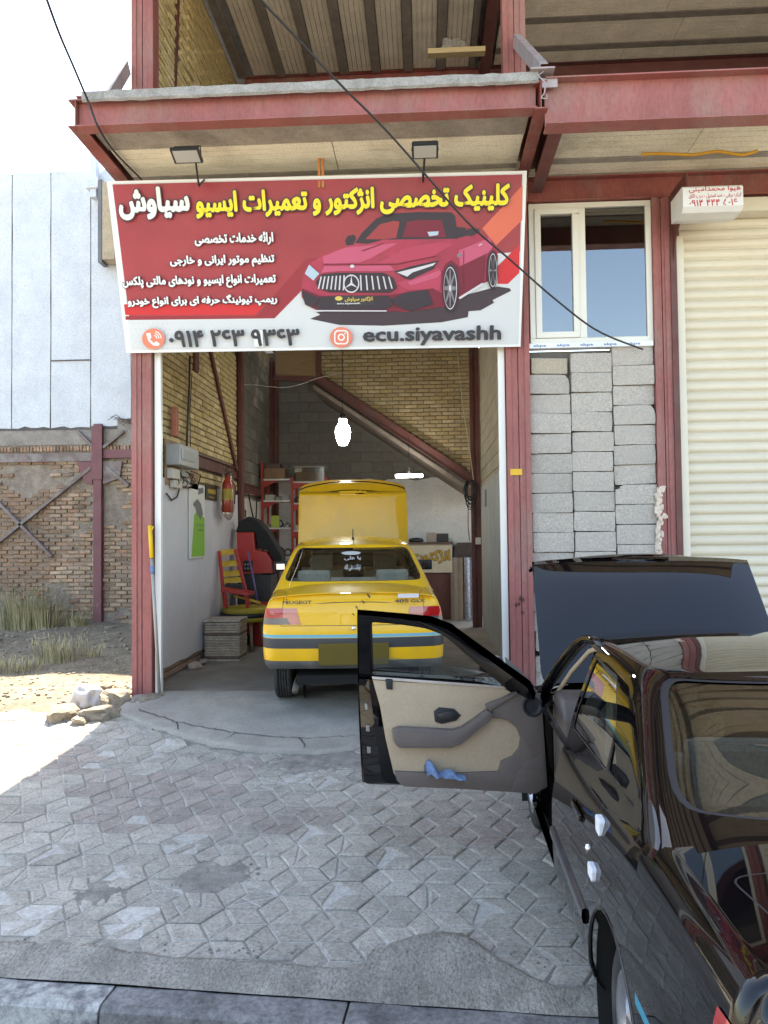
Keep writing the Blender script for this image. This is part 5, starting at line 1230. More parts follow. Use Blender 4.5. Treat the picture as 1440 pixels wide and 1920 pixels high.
beige = M('beige_trim', (.47, .36, .245), .75, var=.05, vs=6, bump=.05, bs=150); taupe = M('taupe_plastic', (.145, .115, .10), .6, var=.06, vs=8, bump=.08, bs=200)
def carray(root, px, py, axis, val):       # where a pixel's ray meets a plane of the car's own space
    mt = Matrix.LocRotScale(root.location, root.rotation_quaternion, root.scale).inverted(); o = mt @ C_; d = (mt @ (C_+ray(px, py)))-o; i = AXI[axis]; return o+d*((val-o[i])/d[i])
def mirror(root, T, s, m):
    b = MB(); b.prism([(2.78, .95), (2.90, .945), (2.92, .99), (2.90, 1.06), (2.79, 1.07), (2.77, 1.0)], (0, s*.80, 0), X3, Z3, Y3*s, .0, .19); b.xf(T); o = b.build('wing_mirror', m, root, bevel=.012)
    b = MB(); b.box(2.768, 2.772, min(s*.86, s*.96), max(s*.86, s*.96), .975, 1.04); b.xf(T); b.build('mirror_glass', flat('mirror_silver', (.8, .82, .84), .03, 1.), o); return o

# ---- yellow taxi in the garage
yp = carpaint('taxi_yellow', (.80, .44, .010), .36, (.62, .36, .03), .6, spec=.3, cior=1.35)
lampr = flat('lamp_red', (.38, .012, .012), .15, coat=1.); lampp = flat('lamp_pink', (.50, .16, .12), .2, coat=1.); lampd = flat('lamp_smoke', (.09, .085, .085), .2, coat=1.)
PY = dict(paint=yp, glass=glass('taxi_glass', (.88, .90, .80), strength=.7), trim=M('taxi_trim', (.12, .11, .1), .8), valance=M('valance_grey', (.10, .10, .098), .55, dirt=(.2, .18, .15), ds=3, da=.5), stripe=flat('stripe_blue', (.14, .36, .40), .35), band=flat('band_grey', (.045, .045, .047), .45),
          bands=[(0, .447, 2), (.553, .640, 4), (.643, .668, 3)], mould=blackp, belt=blackp, seal=blackp, seat=M('taxi_seat', (.74, .70, .62), .85, var=.1), dash=blackp, lamp_red=lampr, lamp_pink=lampp, lamp_dark=lampd,
          alloy=False, hood=radians(87), lift=.055, zs=1.055, wdz={.90: 0, 3.57: -.149}, aer=(1.55, .0), aerv=V((-.02, 0, .10)))
wl = atZ(664, 1298, ZF)
taxi, Ty, *_r = make_car('taxi', 'yellow saloon taxi parked in garage with its bonnet raised', (-.74, 7.83, ZF, radians(-5.28), radians(3.2)), PY)
lf = .055
b = MB(); b.box(-.925, -.915, -.315, .315, .415+lf, .600+lf); b.build('number_plate', flat('plate_ochre', (.11, .075, .006), .5), taxi, bevel=.004)
ink = flat('badge_black', (.03, .03, .03), .4)
text('badge', 'PEUGEOT', ink, taxi, (-.835, .635, .928+lf), -Y3, V((.3, 0, .95)), V((-1, 0, 0)), 0, .26, 0, .030, .012, .03, ltr=True)
text('badge', '405', ink, taxi, (-.835, -.37, .928+lf), -Y3, V((.3, 0, .95)), V((-1, 0, 0)), 0, .13, 0, .030, .012, .03, ltr=True)
text('badge', 'GLX', ink, taxi, (-.835, -.52, .928+lf), -Y3, V((.3, 0, .95)), V((-1, 0, 0)), 0, .13, 0, .030, .012, .03, ltr=True)
b = MB(); b.obox(V((-.812, -.50, .982+lf)), Y3, V((.3, 0, .95)), V((-.95, 0, .3)), .19, .035, .002); b.build('sticker', flat('sticker_pale', (.62, .55, .55), .5), taxi)
b = MB(); b.lathe([(0, .02), (.016, .018), (.02, 0)], V((-.845, 0, .715+lf)), V((-1, 0, 0)), 14); b.build('boot_lock', chrome, taxi)
b = MB(); b.tube([V((-.25, .52, .27)), V((-.70, .53, .27)), V((-.90, .53, .25))], .028, 10); b.tube([V((-.62, .10, .29)), V((-.62, .40, .29))], .06, 12); b.build('exhaust', M('exhaust_steel', (.12, .10, .08), .6, .5), taxi)
b = MB(); b.box(-.6, 2.8, -.45, .45, .235, .262); b.build('undertray', voidm, taxi)
for s in (1, -1): mirror(taxi, Ty, s, blackp)
g0 = V((.60-.9, 0, 1.045+lf)); gu = V((.56, 0, .28)).normalized(); gn = V((-gu.z, 0, gu.x)); dec = flat('decal_white', (.5, .5, .47), .5)
b = MB(); q = [g0+gu*(.50+.035*sin(2*pi*k/20))-Y3*(-.02+.10*cos(2*pi*k/20))+gn*.02 for k in range(20)]; b.add(q, [tuple(range(20))]); b.build('window_sticker', dec, taxi)
text('window_sticker', 'یا علی', dec, taxi, g0+gn*.02+gu*.36, -Y3, gu, gn, -.09, .08, 0, .08, .002, .03); text('window_sticker', 'توکلت علی الله', dec, taxi, g0+gn*.02+gu*.17, -Y3, gu, gn, -.085, .075, 0, .12, .002, .03)
for yy, zz, r in ((-.14, .985, .014), (-.09, .935, .010), (-.03, .89, .009), (.0, .83, .008)):
    MB().obox(V((-.838+(zz-.75)*.14, yy, zz+lf)), (Y3*.6+Z3*.8), (Y3*.8-Z3*.6), V((-1, 0, 0)), r*3, r, .006).build('paint_chip', flat('chip_dark', (.06, .045, .03), .8), taxi)
b = MB(); b.box(1.05, 1.10, -.08, .08, 1.30, 1.37); b.build('interior_mirror', blackp, taxi)

# ---- black saloon in front, driver's door open
kp = carpaint('black_paint', (.0035, .003, .0035), .15, (.008, .0065, .006), .6, spec=.0, cior=1.5)
PB = dict(paint=kp, glass=glass('saloon_glass', (.60, .66, .62), strength=1.15), trim=beige, valance=kp, stripe=flat('stripe_cyan', (.03, .25, .36), .35), band=kp, bands=[(.600, .628, 3)],
          mould=flat('moulding_gloss', (.02, .02, .03), .2, coat=1.), belt=flat('belt_grey', (.10, .10, .11), .25), seal=beige, seat=M('saloon_seat', (.40, .36, .30), .85, var=.1), dash=taupe, lamp_red=lampr, lamp_pink=lampp, lamp_dark=lampd,
          alloy=True, hood=radians(60), lift=.0, wdz={}, aer=(2.05, -.42), aerv=V((-.07, -.08, .12)), door=1, tail=1.3)
POSEB = (1.375, 2.34, .075, radians(1.4), radians(-.9))
sal, Tb, dl, dg, sk, gk = make_car('saloon_car', 'black saloon car on pavement with bonnet raised and front door wide open', POSEB, PB)
h = V((3.13, .80, .6)); Td = Tb @ Matrix.Translation(h+V((0, 0, .05))) @ Matrix.Rotation(radians(-2.5), 4, 'X') @ Matrix.Rotation(radians(-77), 4, 'Z') @ Matrix(((1, 0, 0, 0), (0, 1, 0, 0), (-.13, 0, 1, 0), (0, 0, 0, 1))) @ Matrix.Translation(-h)
door = shell('door', dl, [kp, blackp], sal, sk, Td, thick=.008); door['label'] = 'open front door with beige and taupe lining, window half down'
def loop_loft(b, A, ya, B, yb):
    n = len(A); b.add([V((x, ya, z)) for x, z in A]+[V((x, yb, z)) for x, z in B], [(i, (i+1) % n, n+(i+1) % n, n+i) for i in range(n)])
outl = rpoly([(2.105, .318), (3.145, .318), (3.165, .55), (3.14, .935), (2.105, .945)], .03, 3); innl = rpoly([(2.20, .345), (3.11, .345), (3.12, .55), (3.10, .925), (2.15, .935)], .05, 3)
b = MB(); loop_loft(b, outl, .825, outl, .79); loop_loft(b, outl, .79, innl, .715); b.add([V((x, .715, z)) for x, z in innl], [tuple(range(len(innl)))]); b.xf(Td); shade(b.build('door_shell', kp, door), 30)
F = lambda bb, fn: [f for f in bb.faces if fn(f.calc_center_median(), f.normal)]
wn = take(dg, cut(dg, list(dg.faces), rpoly([(2.165, .958), (2.94, .955), (2.585, 1.235), (2.49, 1.262), (2.165, 1.268)], .03), 'xz'))
pane_ = take(wn, cut(wn, list(wn.faces), [(2.15, .9), (3.05, .9), (3.05, .985), (2.5, 1.04), (2.3, 1.055), (2.15, 1.035)], 'xz')); wn.free()
shell('window_frame', dg, [kp, blackp], door, gk, Td, thick=.045)
shell('window', pane_, [glass('door_glass', (.62, .72, .68), strength=1.3)], door, gk, Td, off=-.02)
b = MB(); b.tube([Td @ V(p) for p in ((2.175, .735, .96), (2.17, .65, 1.235), (2.185, .635, 1.26), (2.48, .63, 1.255), (2.58, .64, 1.23), (2.92, .735, .96))], .011, 6); b.build('window_seal', blackp, door)
def zd(Xq, Yq):     # photo crop of the lining -> door plane
    Yb = 580+(Xq-190)*.1; Yd = 1240+(Xq-95)*.0756; return 2.105+1.03*(Xq-130)/1090, .318+(.935-.318)*(Yd-Yq)/(Yd-Yb)
def lining(name, pts, d0, d1, m, r=.02, bev=.006, par_=door):
    b = MB(); pl = [zd(*p) for p in pts]; b.prism(pl, (0, .715, 0), X3, Z3, -Y3, d0, d1); b.xf(Td); return shade(b.build(name, m, par_, bevel=bev), 35)
lining('door_lining', [(200, 585), (1060, 688), (1190, 692), (1222, 760), (1225, 1270), (1150, 1306), (345, 1228), (300, 1160), (262, 950), (240, 760)], 0, .022, beige)
low = [(300, 1140), (600, 1165), (930, 1170), (950, 1110), (1020, 1085), (1065, 1040), (1080, 980), (1060, 920), (1010, 875), (950, 858), (880, 850), (905, 775), (1060, 702), (1188, 690), (1224, 770), (1227, 1272), (1150, 1309), (700, 1262), (350, 1232), (315, 1200)]
lining('lower_lining', low, .004, .045, taupe)
lining('armrest', [(296, 885), (340, 874), (660, 905), (715, 893), (790, 850), (872, 797), (908, 822), (885, 862), (770, 940), (700, 992), (640, 1011), (330, 997), (303, 965)], .02, .085, taupe, bev=.016)
lining('pull_strap', [(868, 770), (1000, 728), (1062, 700), (1072, 716), (1000, 752), (905, 800), (890, 815)], .03, .066, taupe, bev=.006)
hd = lining('handle_bezel', [(558, 800), (590, 778), (682, 791), (722, 832), (690, 862), (600, 877), (562, 862)], .02, .031, blackp, bev=.004)
lining('handle_lever', [(575, 815), (650, 800), (690, 820), (660, 845), (585, 850)], .026, .040, flat('lever_black', (.04, .038, .036), .35), bev=.004, par_=hd)
lining('pocket_panel', [(1000, 1287), (1030, 1200), (1100, 1115), (1212, 1078), (1216, 1270), (1148, 1302)], .03, .052, M('pocket_taupe', (.12, .098, .086), .7), bev=.006)
lining('lock_button', [(277, 590), (320, 596), (317, 660), (281, 655)], .018, .034, blackp, bev=.003)
lining('mirror_cover', [(1030, 505), (1190, 672), (1050, 676)], -.03, .018, M('cover_taupe', (.19, .165, .145), .6), bev=.004)
lining('belt_highlight', [(198, 576), (1058, 678), (1058, 692), (200, 592)], .018, .032, M('highlight_pale', (.52, .44, .38), .6), bev=.002)  # pale strip standing in for the highlight along the lining's top edge
x, z = zd(1160, 795); b = MB(); b.lathe([(.058, .0), (.06, .006), (.05, .010), (.046, .004), (.03, .002), (0, .006)], V((x, .715-.045, z)), V((0, -1, 0)), 24); b.xf(Td); b.build('speaker', blackp, door)
for zz in (.50, .62, .74): MB().box(2.13, 2.15, .75, .79, zz, zz+.035).xf(Td).build('latch', flat('latch_zinc', (.3, .29, .27), .4, .8), door, bevel=.003)
b = MB(); b.prism([(2.86, .965), (2.98, .965), (2.985, 1.0), (2.96, 1.075), (2.87, 1.08)], (0, .79, 0), X3, Z3, Y3, 0, .19); b.xf(Td); b.build('wing_mirror', kp, door, bevel=.012)
mirror(sal, Tb, -1, kp)
for k, z0 in enumerate((.905,)):      # pull handles on the rear door
    b = MB(); b.box(1.42-.9, 1.60-.9, side_y(1.5, .80)+.002, side_y(1.5, .80)+.016, .775, .805); b.build('door_handle', kp, sal, bevel=.006)
for px, py, w_, hh in ((1110, 1547, .075, .095), (1112, 1634, .085, .075)):      # white foam pads stuck on the rear door edge
    q = carray(sal, px, py, 'y', .842); b = MB(); yy = side_y(q.x+.9, q.z)
    b.prism([(a, c) for a, c in rects(2, w_*.9, hh*.6, .012)], V((q.x, yy-.008, q.z)), X3, Z3, Y3, 0, .022); b.build('foam_pad', flat('foam_white', (.72, .73, .76), .6), sal, bevel=.004)
b = MB(); q = carray(sal, 1098, 1590, 'y', .842); b.lathe([(0, .012), (.014, .01), (.017, 0)], V((q.x, side_y(q.x+.9, q.z)-.004, q.z)), Y3, 14); b.build('door_lock', chrome, sal)
# rag in the door pocket
cloth = M('blue_towel', (.17, .25, .40), .95, var=.25, vs=25, bump=.5, bs=200)
b = MB(); P = []; x0, z0 = zd(480, 1165); x1, _ = zd(715, 1170)
for i in range(25):
    r = []
    for j in range(17):
        u, w_ = i/24, j/16; x = x0+(x1-x0)*u; hgt = .12*(1-.7*u)*(.65+.6*noise.noise(V((u*4, 1, 0))))
        z = z0-.02+hgt*sin(w_*pi*.9)+.012*noise.noise(V((u*7, w_*6, 2))); y = .715-.045+.03-w_*.085+.025*noise.noise(V((u*6, w_*5, 5)))
        r.append(Td @ V((x, y, z)))
    P.append(r)
mw = Matrix.LocRotScale(sal.location, sal.rotation_quaternion, sal.scale)
b.grid([[mw @ p for p in r] for r in P]); b.build('towel', cloth, label='crumpled blue towel tucked in the open car door pocket', cat='towel')
# ------------------------------------------------------------------ inside the garage
XL = -2.925
sheetm = M('white_sheeting', (.62, .62, .66), .7, var=.05, vs=2, bump=.25, bs=6, dirt=(.50, .50, .55), ds=1.5, da=.5, stretch=(1, 1, .35))
P = []
for i in range(40):
    y = 8.05+3.8*i/39; P.append([V((XL+.012+.010*noise.noise(V((y*3, z*1.3, 0)))+.006*noise.noise(V((y*11, z*2, 3))), y, z)) for z in [.46+.03*noise.noise(V((y*2, 0, 0)))+(2.58-.46)*k/12 for k in range(13)]])
MB().grid(P).build('wall_sheeting', sheetm, shop)
wood = M('board_wood', (.33, .22, .13), .75, var=.2, vs=4, stretch=(6, 6, .7))
# meter board
mt = thing('meter_board', 'wooden electric meter board with grey meter box on brick wall', 'electric meter', (XL, 9.0, 2.4))
def onw(px, py, d=0): return atX(px, py, XL+d)
def wallbox(px0, px1, py0, py1, d, m, nm, parent, bev=.008, d0=0.):
    a, c = onw(px0, (py0+py1)/2, d), onw(px1, (py0+py1)/2, d); t, bt = onw((px0+px1)/2, py0, d).z, onw((px0+px1)/2, py1, d).z
    return MB().box(XL+d0, XL+d, a.y, c.y, bt, t).build(nm, m, parent, bevel=bev)
wallbox(312, 372, 833, 914, .03, wood, 'board', mt)
greyp = M('meter_grey', (.36, .36, .35), .5, var=.08)
wallbox(338, 373, 838, 876, .20, greyp, 'meter_box', mt, .012, .032); wallbox(343, 366, 846, 864, .215, flat('meter_window', (.5, .52, .5), .15), 'meter_window', mt, .004, .202)
cr = flat('breaker_cream', (.55, .52, .46), .5)
wallbox(324, 338, 879, 898, .10, cr, 'breaker', mt, .006, .032); wallbox(328, 342, 901, 915, .09, cr, 'breaker', mt, .006, .032); wallbox(343, 358, 898, 912, .08, cr, 'breaker', mt, .006, .032); wallbox(342, 356, 880, 894, .07, greyp, 'breaker', mt, .006, .032)
b = MB(); rg = random.Random(4)
for k in range(8):
    p, q = onw(330+4*k, 880+rg.uniform(0, 12), .06), onw(335+4*k+rg.uniform(-6, 9), 905+rg.uniform(0, 12), .06); b.tube([p, (p+q)/2+V((.06, rg.uniform(-.1, .1), rg.uniform(-.08, .08))), q], .007, 5)
b.tube([onw(350, 838, .03), onw(352, 790, .03), onw(355, 720, .03), onw(356, 668, .03)], .014, 6); b.tube([onw(357, 838, .03), onw(356, 770, .03), onw(360, 700, .03)], .006, 5)
b.tube([onw(312, 925, .03), onw(322, 938, .04), onw(332, 932, .04), onw(336, 918, .03)], .010, 6); b.build('wiring', flat('wire_dark', (.05, .045, .045), .6), mt)
b = MB(); b.box(XL+.03, XL+.09, onw(316, 760).y, onw(321, 760).y, onw(316, 818).z, onw(316, 762).z); b.build('pipe_stub', M('pipe_rust', (.40, .14, .09), .7), shop, bevel=.01)
# posters
def poster(name, px0, px1, py0, py1, m, label):
    a, c = onw(px0, (py0+py1)/2, .03), onw(px1, (py0+py1)/2, .03); t, bt = onw((px0+px1)/2, py0, .03).z, onw((px0+px1)/2, py1, .03).z
    t_ = thing(name, label, 'poster', (XL+.03, (a.y+c.y)/2, bt)); MB().box(XL+.022, XL+.03, a.y, c.y, bt, t).build('paper', m, t_); return t_, a.y, c.y, bt, t
pap = flat('poster_white', (.70, .72, .70), .5); grn = flat('poster_green', (.22, .50, .05), .5); gray = flat('poster_grey', (.16, .17, .19), .5)
pt, y0, y1, z0, z1 = poster('poster', 355, 384, 908, 1046, pap, 'tall white and green advertising poster with grey lettering on sheeting')
W2, H2 = y1-y0, z1-z0
def onp(nm, poly, m, d=.003): MB().prism([(y0+W2*a, z0+H2*c) for a, c in poly], (XL+.03, 0, 0), Y3, Z3, X3, d-.002, d).build(nm, m, pt)
onp('print', [(.12, .02), (.97, .02), (.97, .55), (.45, .62), (.3, .58)], grn); onp('print', [(.2, .72), (.5, .80), (.72, .74), (.86, .60), (.7, .52), (.46, .6), (.36, .68)], gray, .005); onp('print', [(.55, .86), (.9, .9), (.88, .97), (.6, .95)], gray, .005)
text('print', 'تعمیرات', gray, pt, (XL+.034, y0, z0), Y3, Z3, X3, W2*.4, W2*.92, H2*.43, H2*.47, .002, .02); text('print', 'موتور', gray, pt, (XL+.034, y0, z0), Y3, Z3, X3, W2*.5, W2*.9, H2*.36, H2*.40, .002, .02)
pt, y0, y1, z0, z1 = poster('poster', 386, 407, 911, 938, flat('poster_black', (.03, .028, .02), .4), 'small black poster with gold print beside the green poster'); W2, H2 = y1-y0, z1-z0
onp('print', [(.15, .45), (.85, .45), (.85, .75), (.15, .75)], flat('poster_gold', (.40, .28, .04), .4)); onp('print', [(.25, .15), (.75, .15), (.75, .25), (.25, .25)], flat('poster_gold2', (.3, .22, .06), .4))
# extinguisher in a clear bag, hung on the wall
c = onw(427, 925, .14); ex = thing('fire_extinguisher', 'red fire extinguisher hanging in a clear plastic bag on wall', 'extinguisher', c)
MB().lathe([(0, -.27), (.07, -.27), (.08, -.25), (.08, .12), (.06, .18), (.025, .21), (.025, .25), (0, .25)], c, Z3, 20).build('cylinder', flat('extinguisher_red', (.55, .06, .03), .3, coat=.5), ex)
MB().lathe([(.0815, -.1), (.0815, .06)], c, Z3, 20).build('label_band', flat('label_yellow', (.6, .45, .08), .5), ex)
b = MB(); b.bar(c+V((0, -.03, .27)), c+V((0, .08, .30)), .02, .02); b.bar(c+V((0, -.03, .24)), c+V((0, .09, .25)), .02, .015); b.tube([c+V((.02, .02, .24)), c+V((.1, .04, .1)), c+V((.09, .03, -.15))], .010, 6); b.build('valve', blackp, ex)
bm = bmesh.new(); bmesh.ops.create_icosphere(bm, subdivisions=3, radius=1); b = MB(); bm.verts.index_update()
b.add([c+V((v.co.x*.10, v.co.y*.16*(1.25-.55*v.co.z), v.co.z*.38))*1.0+V((0, .04*noise.noise(v.co*3), .03*noise.noise(v.co*4))) for v in bm.verts], [tuple(x.index for x in f.verts) for f in bm.faces], 0, True); bm.free(); b.build('bag', glass('bag_clear', (.90, .88, .86), .25, .35), ex)
# wicker basket: woven bands over a box
bx0, bx1, by0, by1, bz = -2.86, -2.42, 9.85, 10.25, ZF; bs_ = thing('wicker_basket', 'square woven wicker basket with flat lid by white sheeting', 'basket', (-2.64, 10.05, ZF))
wk = M('wicker', (.43, .36, .28), .8, var=.25, vs=14, bump=.4, bs=60); wkd = M('wicker_dark', (.17, .12, .09), .8, var=.2, vs=14)
b = MB(); bd = MB(); n = 15
for k in range(n):
    z = bz+.012+.50*k/n; dark = k in (1, 10); r = .017; pts = []
    per = [(bx0, by0), (bx1, by0), (bx1, by1), (bx0, by1)]
    for s_ in range(4):
        (xa, ya), (xb, yb) = per[s_], per[(s_+1) % 4]
        for j in range(12): t = j/12; o = .007*(1 if (j+k) % 2 else -1); dx, dy = (0, -1) if s_ == 0 else (1, 0) if s_ == 1 else (0, 1) if s_ == 2 else (-1, 0); pts.append(V((xa+(xb-xa)*t+dx*o, ya+(yb-ya)*t+dy*o, z)))
    (bd if dark else b).tube(pts, r, 6, closed=True)
b.build('weave', wk, bs_); bd.build('weave', wkd, bs_); MB().box(bx0+.01, bx1-.01, by0+.01, by1-.01, bz, bz+.5).build('lining', wkd, bs_)
MB().box(bx0-.02, bx1+.02, by0-.02, by1+.02, bz+.505, bz+.535).build('lid', M('wicker_lid', (.40, .35, .29), .8, var=.25, vs=20, bump=.5, bs=70), bs_, bevel=.008)
# round yellow stool with wooden legs
sc = V((-2.55, 10.85, 0)); st = thing('round_stool', 'round yellow padded stool with dark band on wooden legs', 'stool', (-2.55, 10.85, ZF)); yv = M('yellow_vinyl', (.46, .34, .03), .5, var=.15, vs=5, dirt=(.30, .22, .08), ds=4, da=.5)
MB().lathe([(0, .93), (.28, .93), (.33, .915), (.345, .88), (.33, .845)], sc, Z3, 32).build('cushion', yv, st); MB().lathe([(.33, .845), (.345, .84), (.345, .79), (.33, .785)], sc, Z3, 32).build('band', blackp, st)
MB().lathe([(.33, .785), (.34, .76), (.30, .72), (.0, .71)], sc, Z3, 32).build('base', yv, st)
for k in range(4): a = .5+pi/2*k; MB().tube([sc+V((.2*cos(a), .2*sin(a), .72)), sc+V((.26*cos(a), .26*sin(a), ZF))], [.028, .02], 8).build('leg', wood, st)
# red chair standing on the stool
ch = thing('slat_chair', 'red framed chair with yellow back slats set on round stool', 'chair', (-2.64, 10.7, .93)); rp = flat('chair_red', (.40, .035, .03), .4); ysl = M('chair_yellow', (.58, .36, .03), .5, var=.1)
A0, A1 = V((-2.93, 10.62, 1.72)), V((-2.80, 10.62, .94)); B0, B1 = V((-2.68, 10.72, 1.74)), V((-2.48, 10.72, .95))
A0.x = -2.88
for p, q in ((A0, A1), (B0, B1)): MB().bar(p, q, .045, .04, up=Y3).build('post', rp, ch, bevel=.005)
for t in (.04, .24, .42, .54):
    p, q = A0.lerp(A1, t), B0.lerp(B1, t); m = (p+q)/2+V((0, .05, 0)); MB().grid([[x_+V((0, -.012, dz)) for x_ in (p, p.lerp(m, .7), m, q.lerp(m, .7), q)] for dz in (-.04, .04)]+[[x_+V((0, .012, .04)) for x_ in (p, p.lerp(m, .7), m, q.lerp(m, .7), q)]]+[[x_+V((0, .012, -.04)) for x_ in (p, p.lerp(m, .7), m, q.lerp(m, .7), q)]]).build('slat', ysl, ch)
MB().obox(V((-2.60, 10.55, 1.16)), V((.98, 0, -.18)), Y3, V((.18, 0, .98)), .40, .36, .05).build('seat', rp, ch, bevel=.01)
MB().obox(V((-2.68, 10.66, 1.22)), V((.97, 0, -.1)), Y3, Z3, .26, .05, .08).build('cushion', blackp, ch, bevel=.015)
for p, q in ((V((-2.46, 10.42, 1.12)), V((-2.44, 10.45, .94))), (V((-2.74, 10.42, 1.14)), V((-2.74, 10.45, .94)))): MB().bar(p, q, .04, .04, up=Y3).build('leg', rp, ch, bevel=.005)
MB().bar(V((-2.66, 10.58, 1.10)), V((-2.28, 10.52, 1.0)), .05, .03).build('rocker', ysl, ch, bevel=.006)
# broom handle
MB().tube([V((-2.56, 11.0, 1.70)), V((-2.36, 10.75, .95))], .014, 8).build('broom_handle', flat('violet_tube', (.14, .10, .26), .3), label='violet metal broom handle leaning behind the red slat chair', cat='handle')
# tyre machine: red and black
tm = thing('tyre_machine', 'red and black workshop machine with covered top standing by wall', 'machine', (-2.55, 11.5, ZF)); mr_ = M('machine_red', (.48, .03, .025), .35, var=.08, dirt=(.25, .03, .03), ds=3, da=.4)
MB().box(-2.80, -2.28, 11.3, 11.75, ZF, 1.35).build('cabinet', M('machine_black', (.03, .03, .033), .5), tm, bevel=.015)
MB().prism([(-2.80, 1.37), (-2.28, 1.37), (-2.28, 1.55), (-2.36, 1.68), (-2.53, 1.72), (-2.55, 1.98), (-2.80, 1.98)], (0, 11.3, 0), X3, Z3, Y3, 0, .3).build('front_panel', mr_, tm, bevel=.012)
MB().box(-2.70, -2.56, 11.285, 11.298, 1.40, 1.56).build('control_panel', flat('panel_dark', (.02, .02, .02), .3), tm); b = MB()
for k in range(6): b.box(-2.68+.04*(k % 3), -2.66+.04*(k % 3), 11.278, 11.284, 1.43+.06*(k//3), 1.46+.06*(k//3))
b.build('buttons', flat('button_grey', (.3, .3, .28), .5), tm); tm.children[-1]['kind'] = 'stuff'
MB().prism([(-2.84, 1.98), (-2.55, 1.98), (-2.50, 1.74), (-2.34, 1.70), (-2.22, 1.5), (-2.16, 1.38), (-2.14, 1.62), (-2.36, 2.0), (-2.50, 2.16), (-2.64, 2.22), (-2.78, 2.14)], (0, 11.35, 0), X3, Z3, Y3, 0, .38).build('cover', flat('cover_black', (.02, .02, .022), .8), tm, bevel=.03)
MB().prism([(-2.75, .75), (-2.45, .95), (-2.25, .95), (-2.12, ZF), (-2.5, ZF)], (0, 11.18, 0), X3, Z3, Y3, 0, .1).build('pedal_guard', mr_, tm, bevel=.01)
# tool rail on the wall
tr = thing('tool_rail', 'narrow wall rail hung with small metal hand tools', 'tool rack', (-2.88, 12.2, 2.0))
MB().box(-3.02, -3.0, 12.15, 12.75, 2.28, 2.40).build('rail', flat('rail_white', (.55, .55, .53), .5), tr)
for k in range(9): MB().tube([V((-2.985, 12.18+.06*k, 2.36)), V((-2.985, 12.18+.06*k+.01, 2.05-.03*(k % 3)))], .012, 6).build('tool', chrome if k % 2 else blackp, tr)
wire([(-2.99, 12.9, 2.65), (-2.97, 13.1, 2.3), (-2.96, 13.3, 2.2), (-2.98, 13.5, 2.6)], .014, 'black hose looped on wall beside the red shelf', 'hose', blackp)
# shelf unit
sh = thing('shelf_unit', 'red steel shelf unit with white boards at back of garage', 'shelf', (-2.5, 14.1, ZF)); rs_ = flat('shelf_red', (.36, .04, .03), .45); wsf = flat('shelf_white', (.62, .60, .56), .5)
for x in (-2.97, -2.42, -1.80):
    for y in (13.92, 14.42): MB().box(x-.022, x+.022, y-.022, y+.022, ZF, 3.28 if x < -2.9 else 3.0).build('upright', rs_, sh)
LV = [2.97, 2.58, 2.08, 1.55, 1.0]
for z in LV:
    MB().box(-3.0, -2.46, 13.9, 14.45, z-.03, z).build('shelf_board', wsf, sh); MB().box(-2.40, -1.78, 13.98, 14.45, z-.08, z-.05).build('shelf_board', wsf, sh)
    for x, s_ in ((-2.95, 1), (-2.40, 1)): MB().prism([(0, 0), (.28*s_, 0), (0, -.13)], (x, 13.93, z-.03 if x < -2.9 else z-.08), X3, Z3, Y3, 0, .01).build('bracket', rs_, sh)
def crate(name, x0, x1, y0, y1, z0, z1, m, lab, cat, bev=.006): return MB().box(x0, x1, y0, y1, z0, z1).build(name, m, bevel=bev, label=lab, cat=cat)
kb = M('brown_box', (.22, .13, .075), .7, var=.15); kd = M('dark_box', (.10, .06, .05), .5)
crate('carton', -2.94, -2.56, 13.95, 14.3, 2.972, 3.17, kb, 'brown carton with white label on top red shelf', 'box'); crate('equipment_case', -2.93, -2.66, 14.0, 14.3, 3.172, 3.26, kd, 'dark flat case lying on top of the brown carton', 'case')
bxp = thing('storage_box', 'large clear plastic storage box with brown contents on upper shelf', 'box', (-2.1, 14.2, 2.92)); MB().box(-2.36, -1.86, 14.0, 14.4, 2.93, 3.10).build('contents', kb, bxp); MB().box(-2.38, -1.84, 13.99, 14.41, 2.925, 3.18).build('shell', glass('box_clear', (.75, .72, .70), .1), bxp); MB().box(-2.40, -1.82, 13.97, 14.43, 3.182, 3.20).build('lid', flat('lid_clear', (.3, .27, .25), .3), bxp)
rg = random.Random(17); pal = [M('part_steel', (.22, .21, .20), .4, .7), flat('part_black', (.04, .04, .04), .5), kb, flat('part_grey', (.3, .29, .27), .5), flat('part_cream', (.5, .47, .4), .5)]
kinds = ['engine pulley', 'dark hose coil', 'steel bracket', 'grey filter can', 'small cream carton', 'black sensor housing', 'oily casting', 'dark pump body']
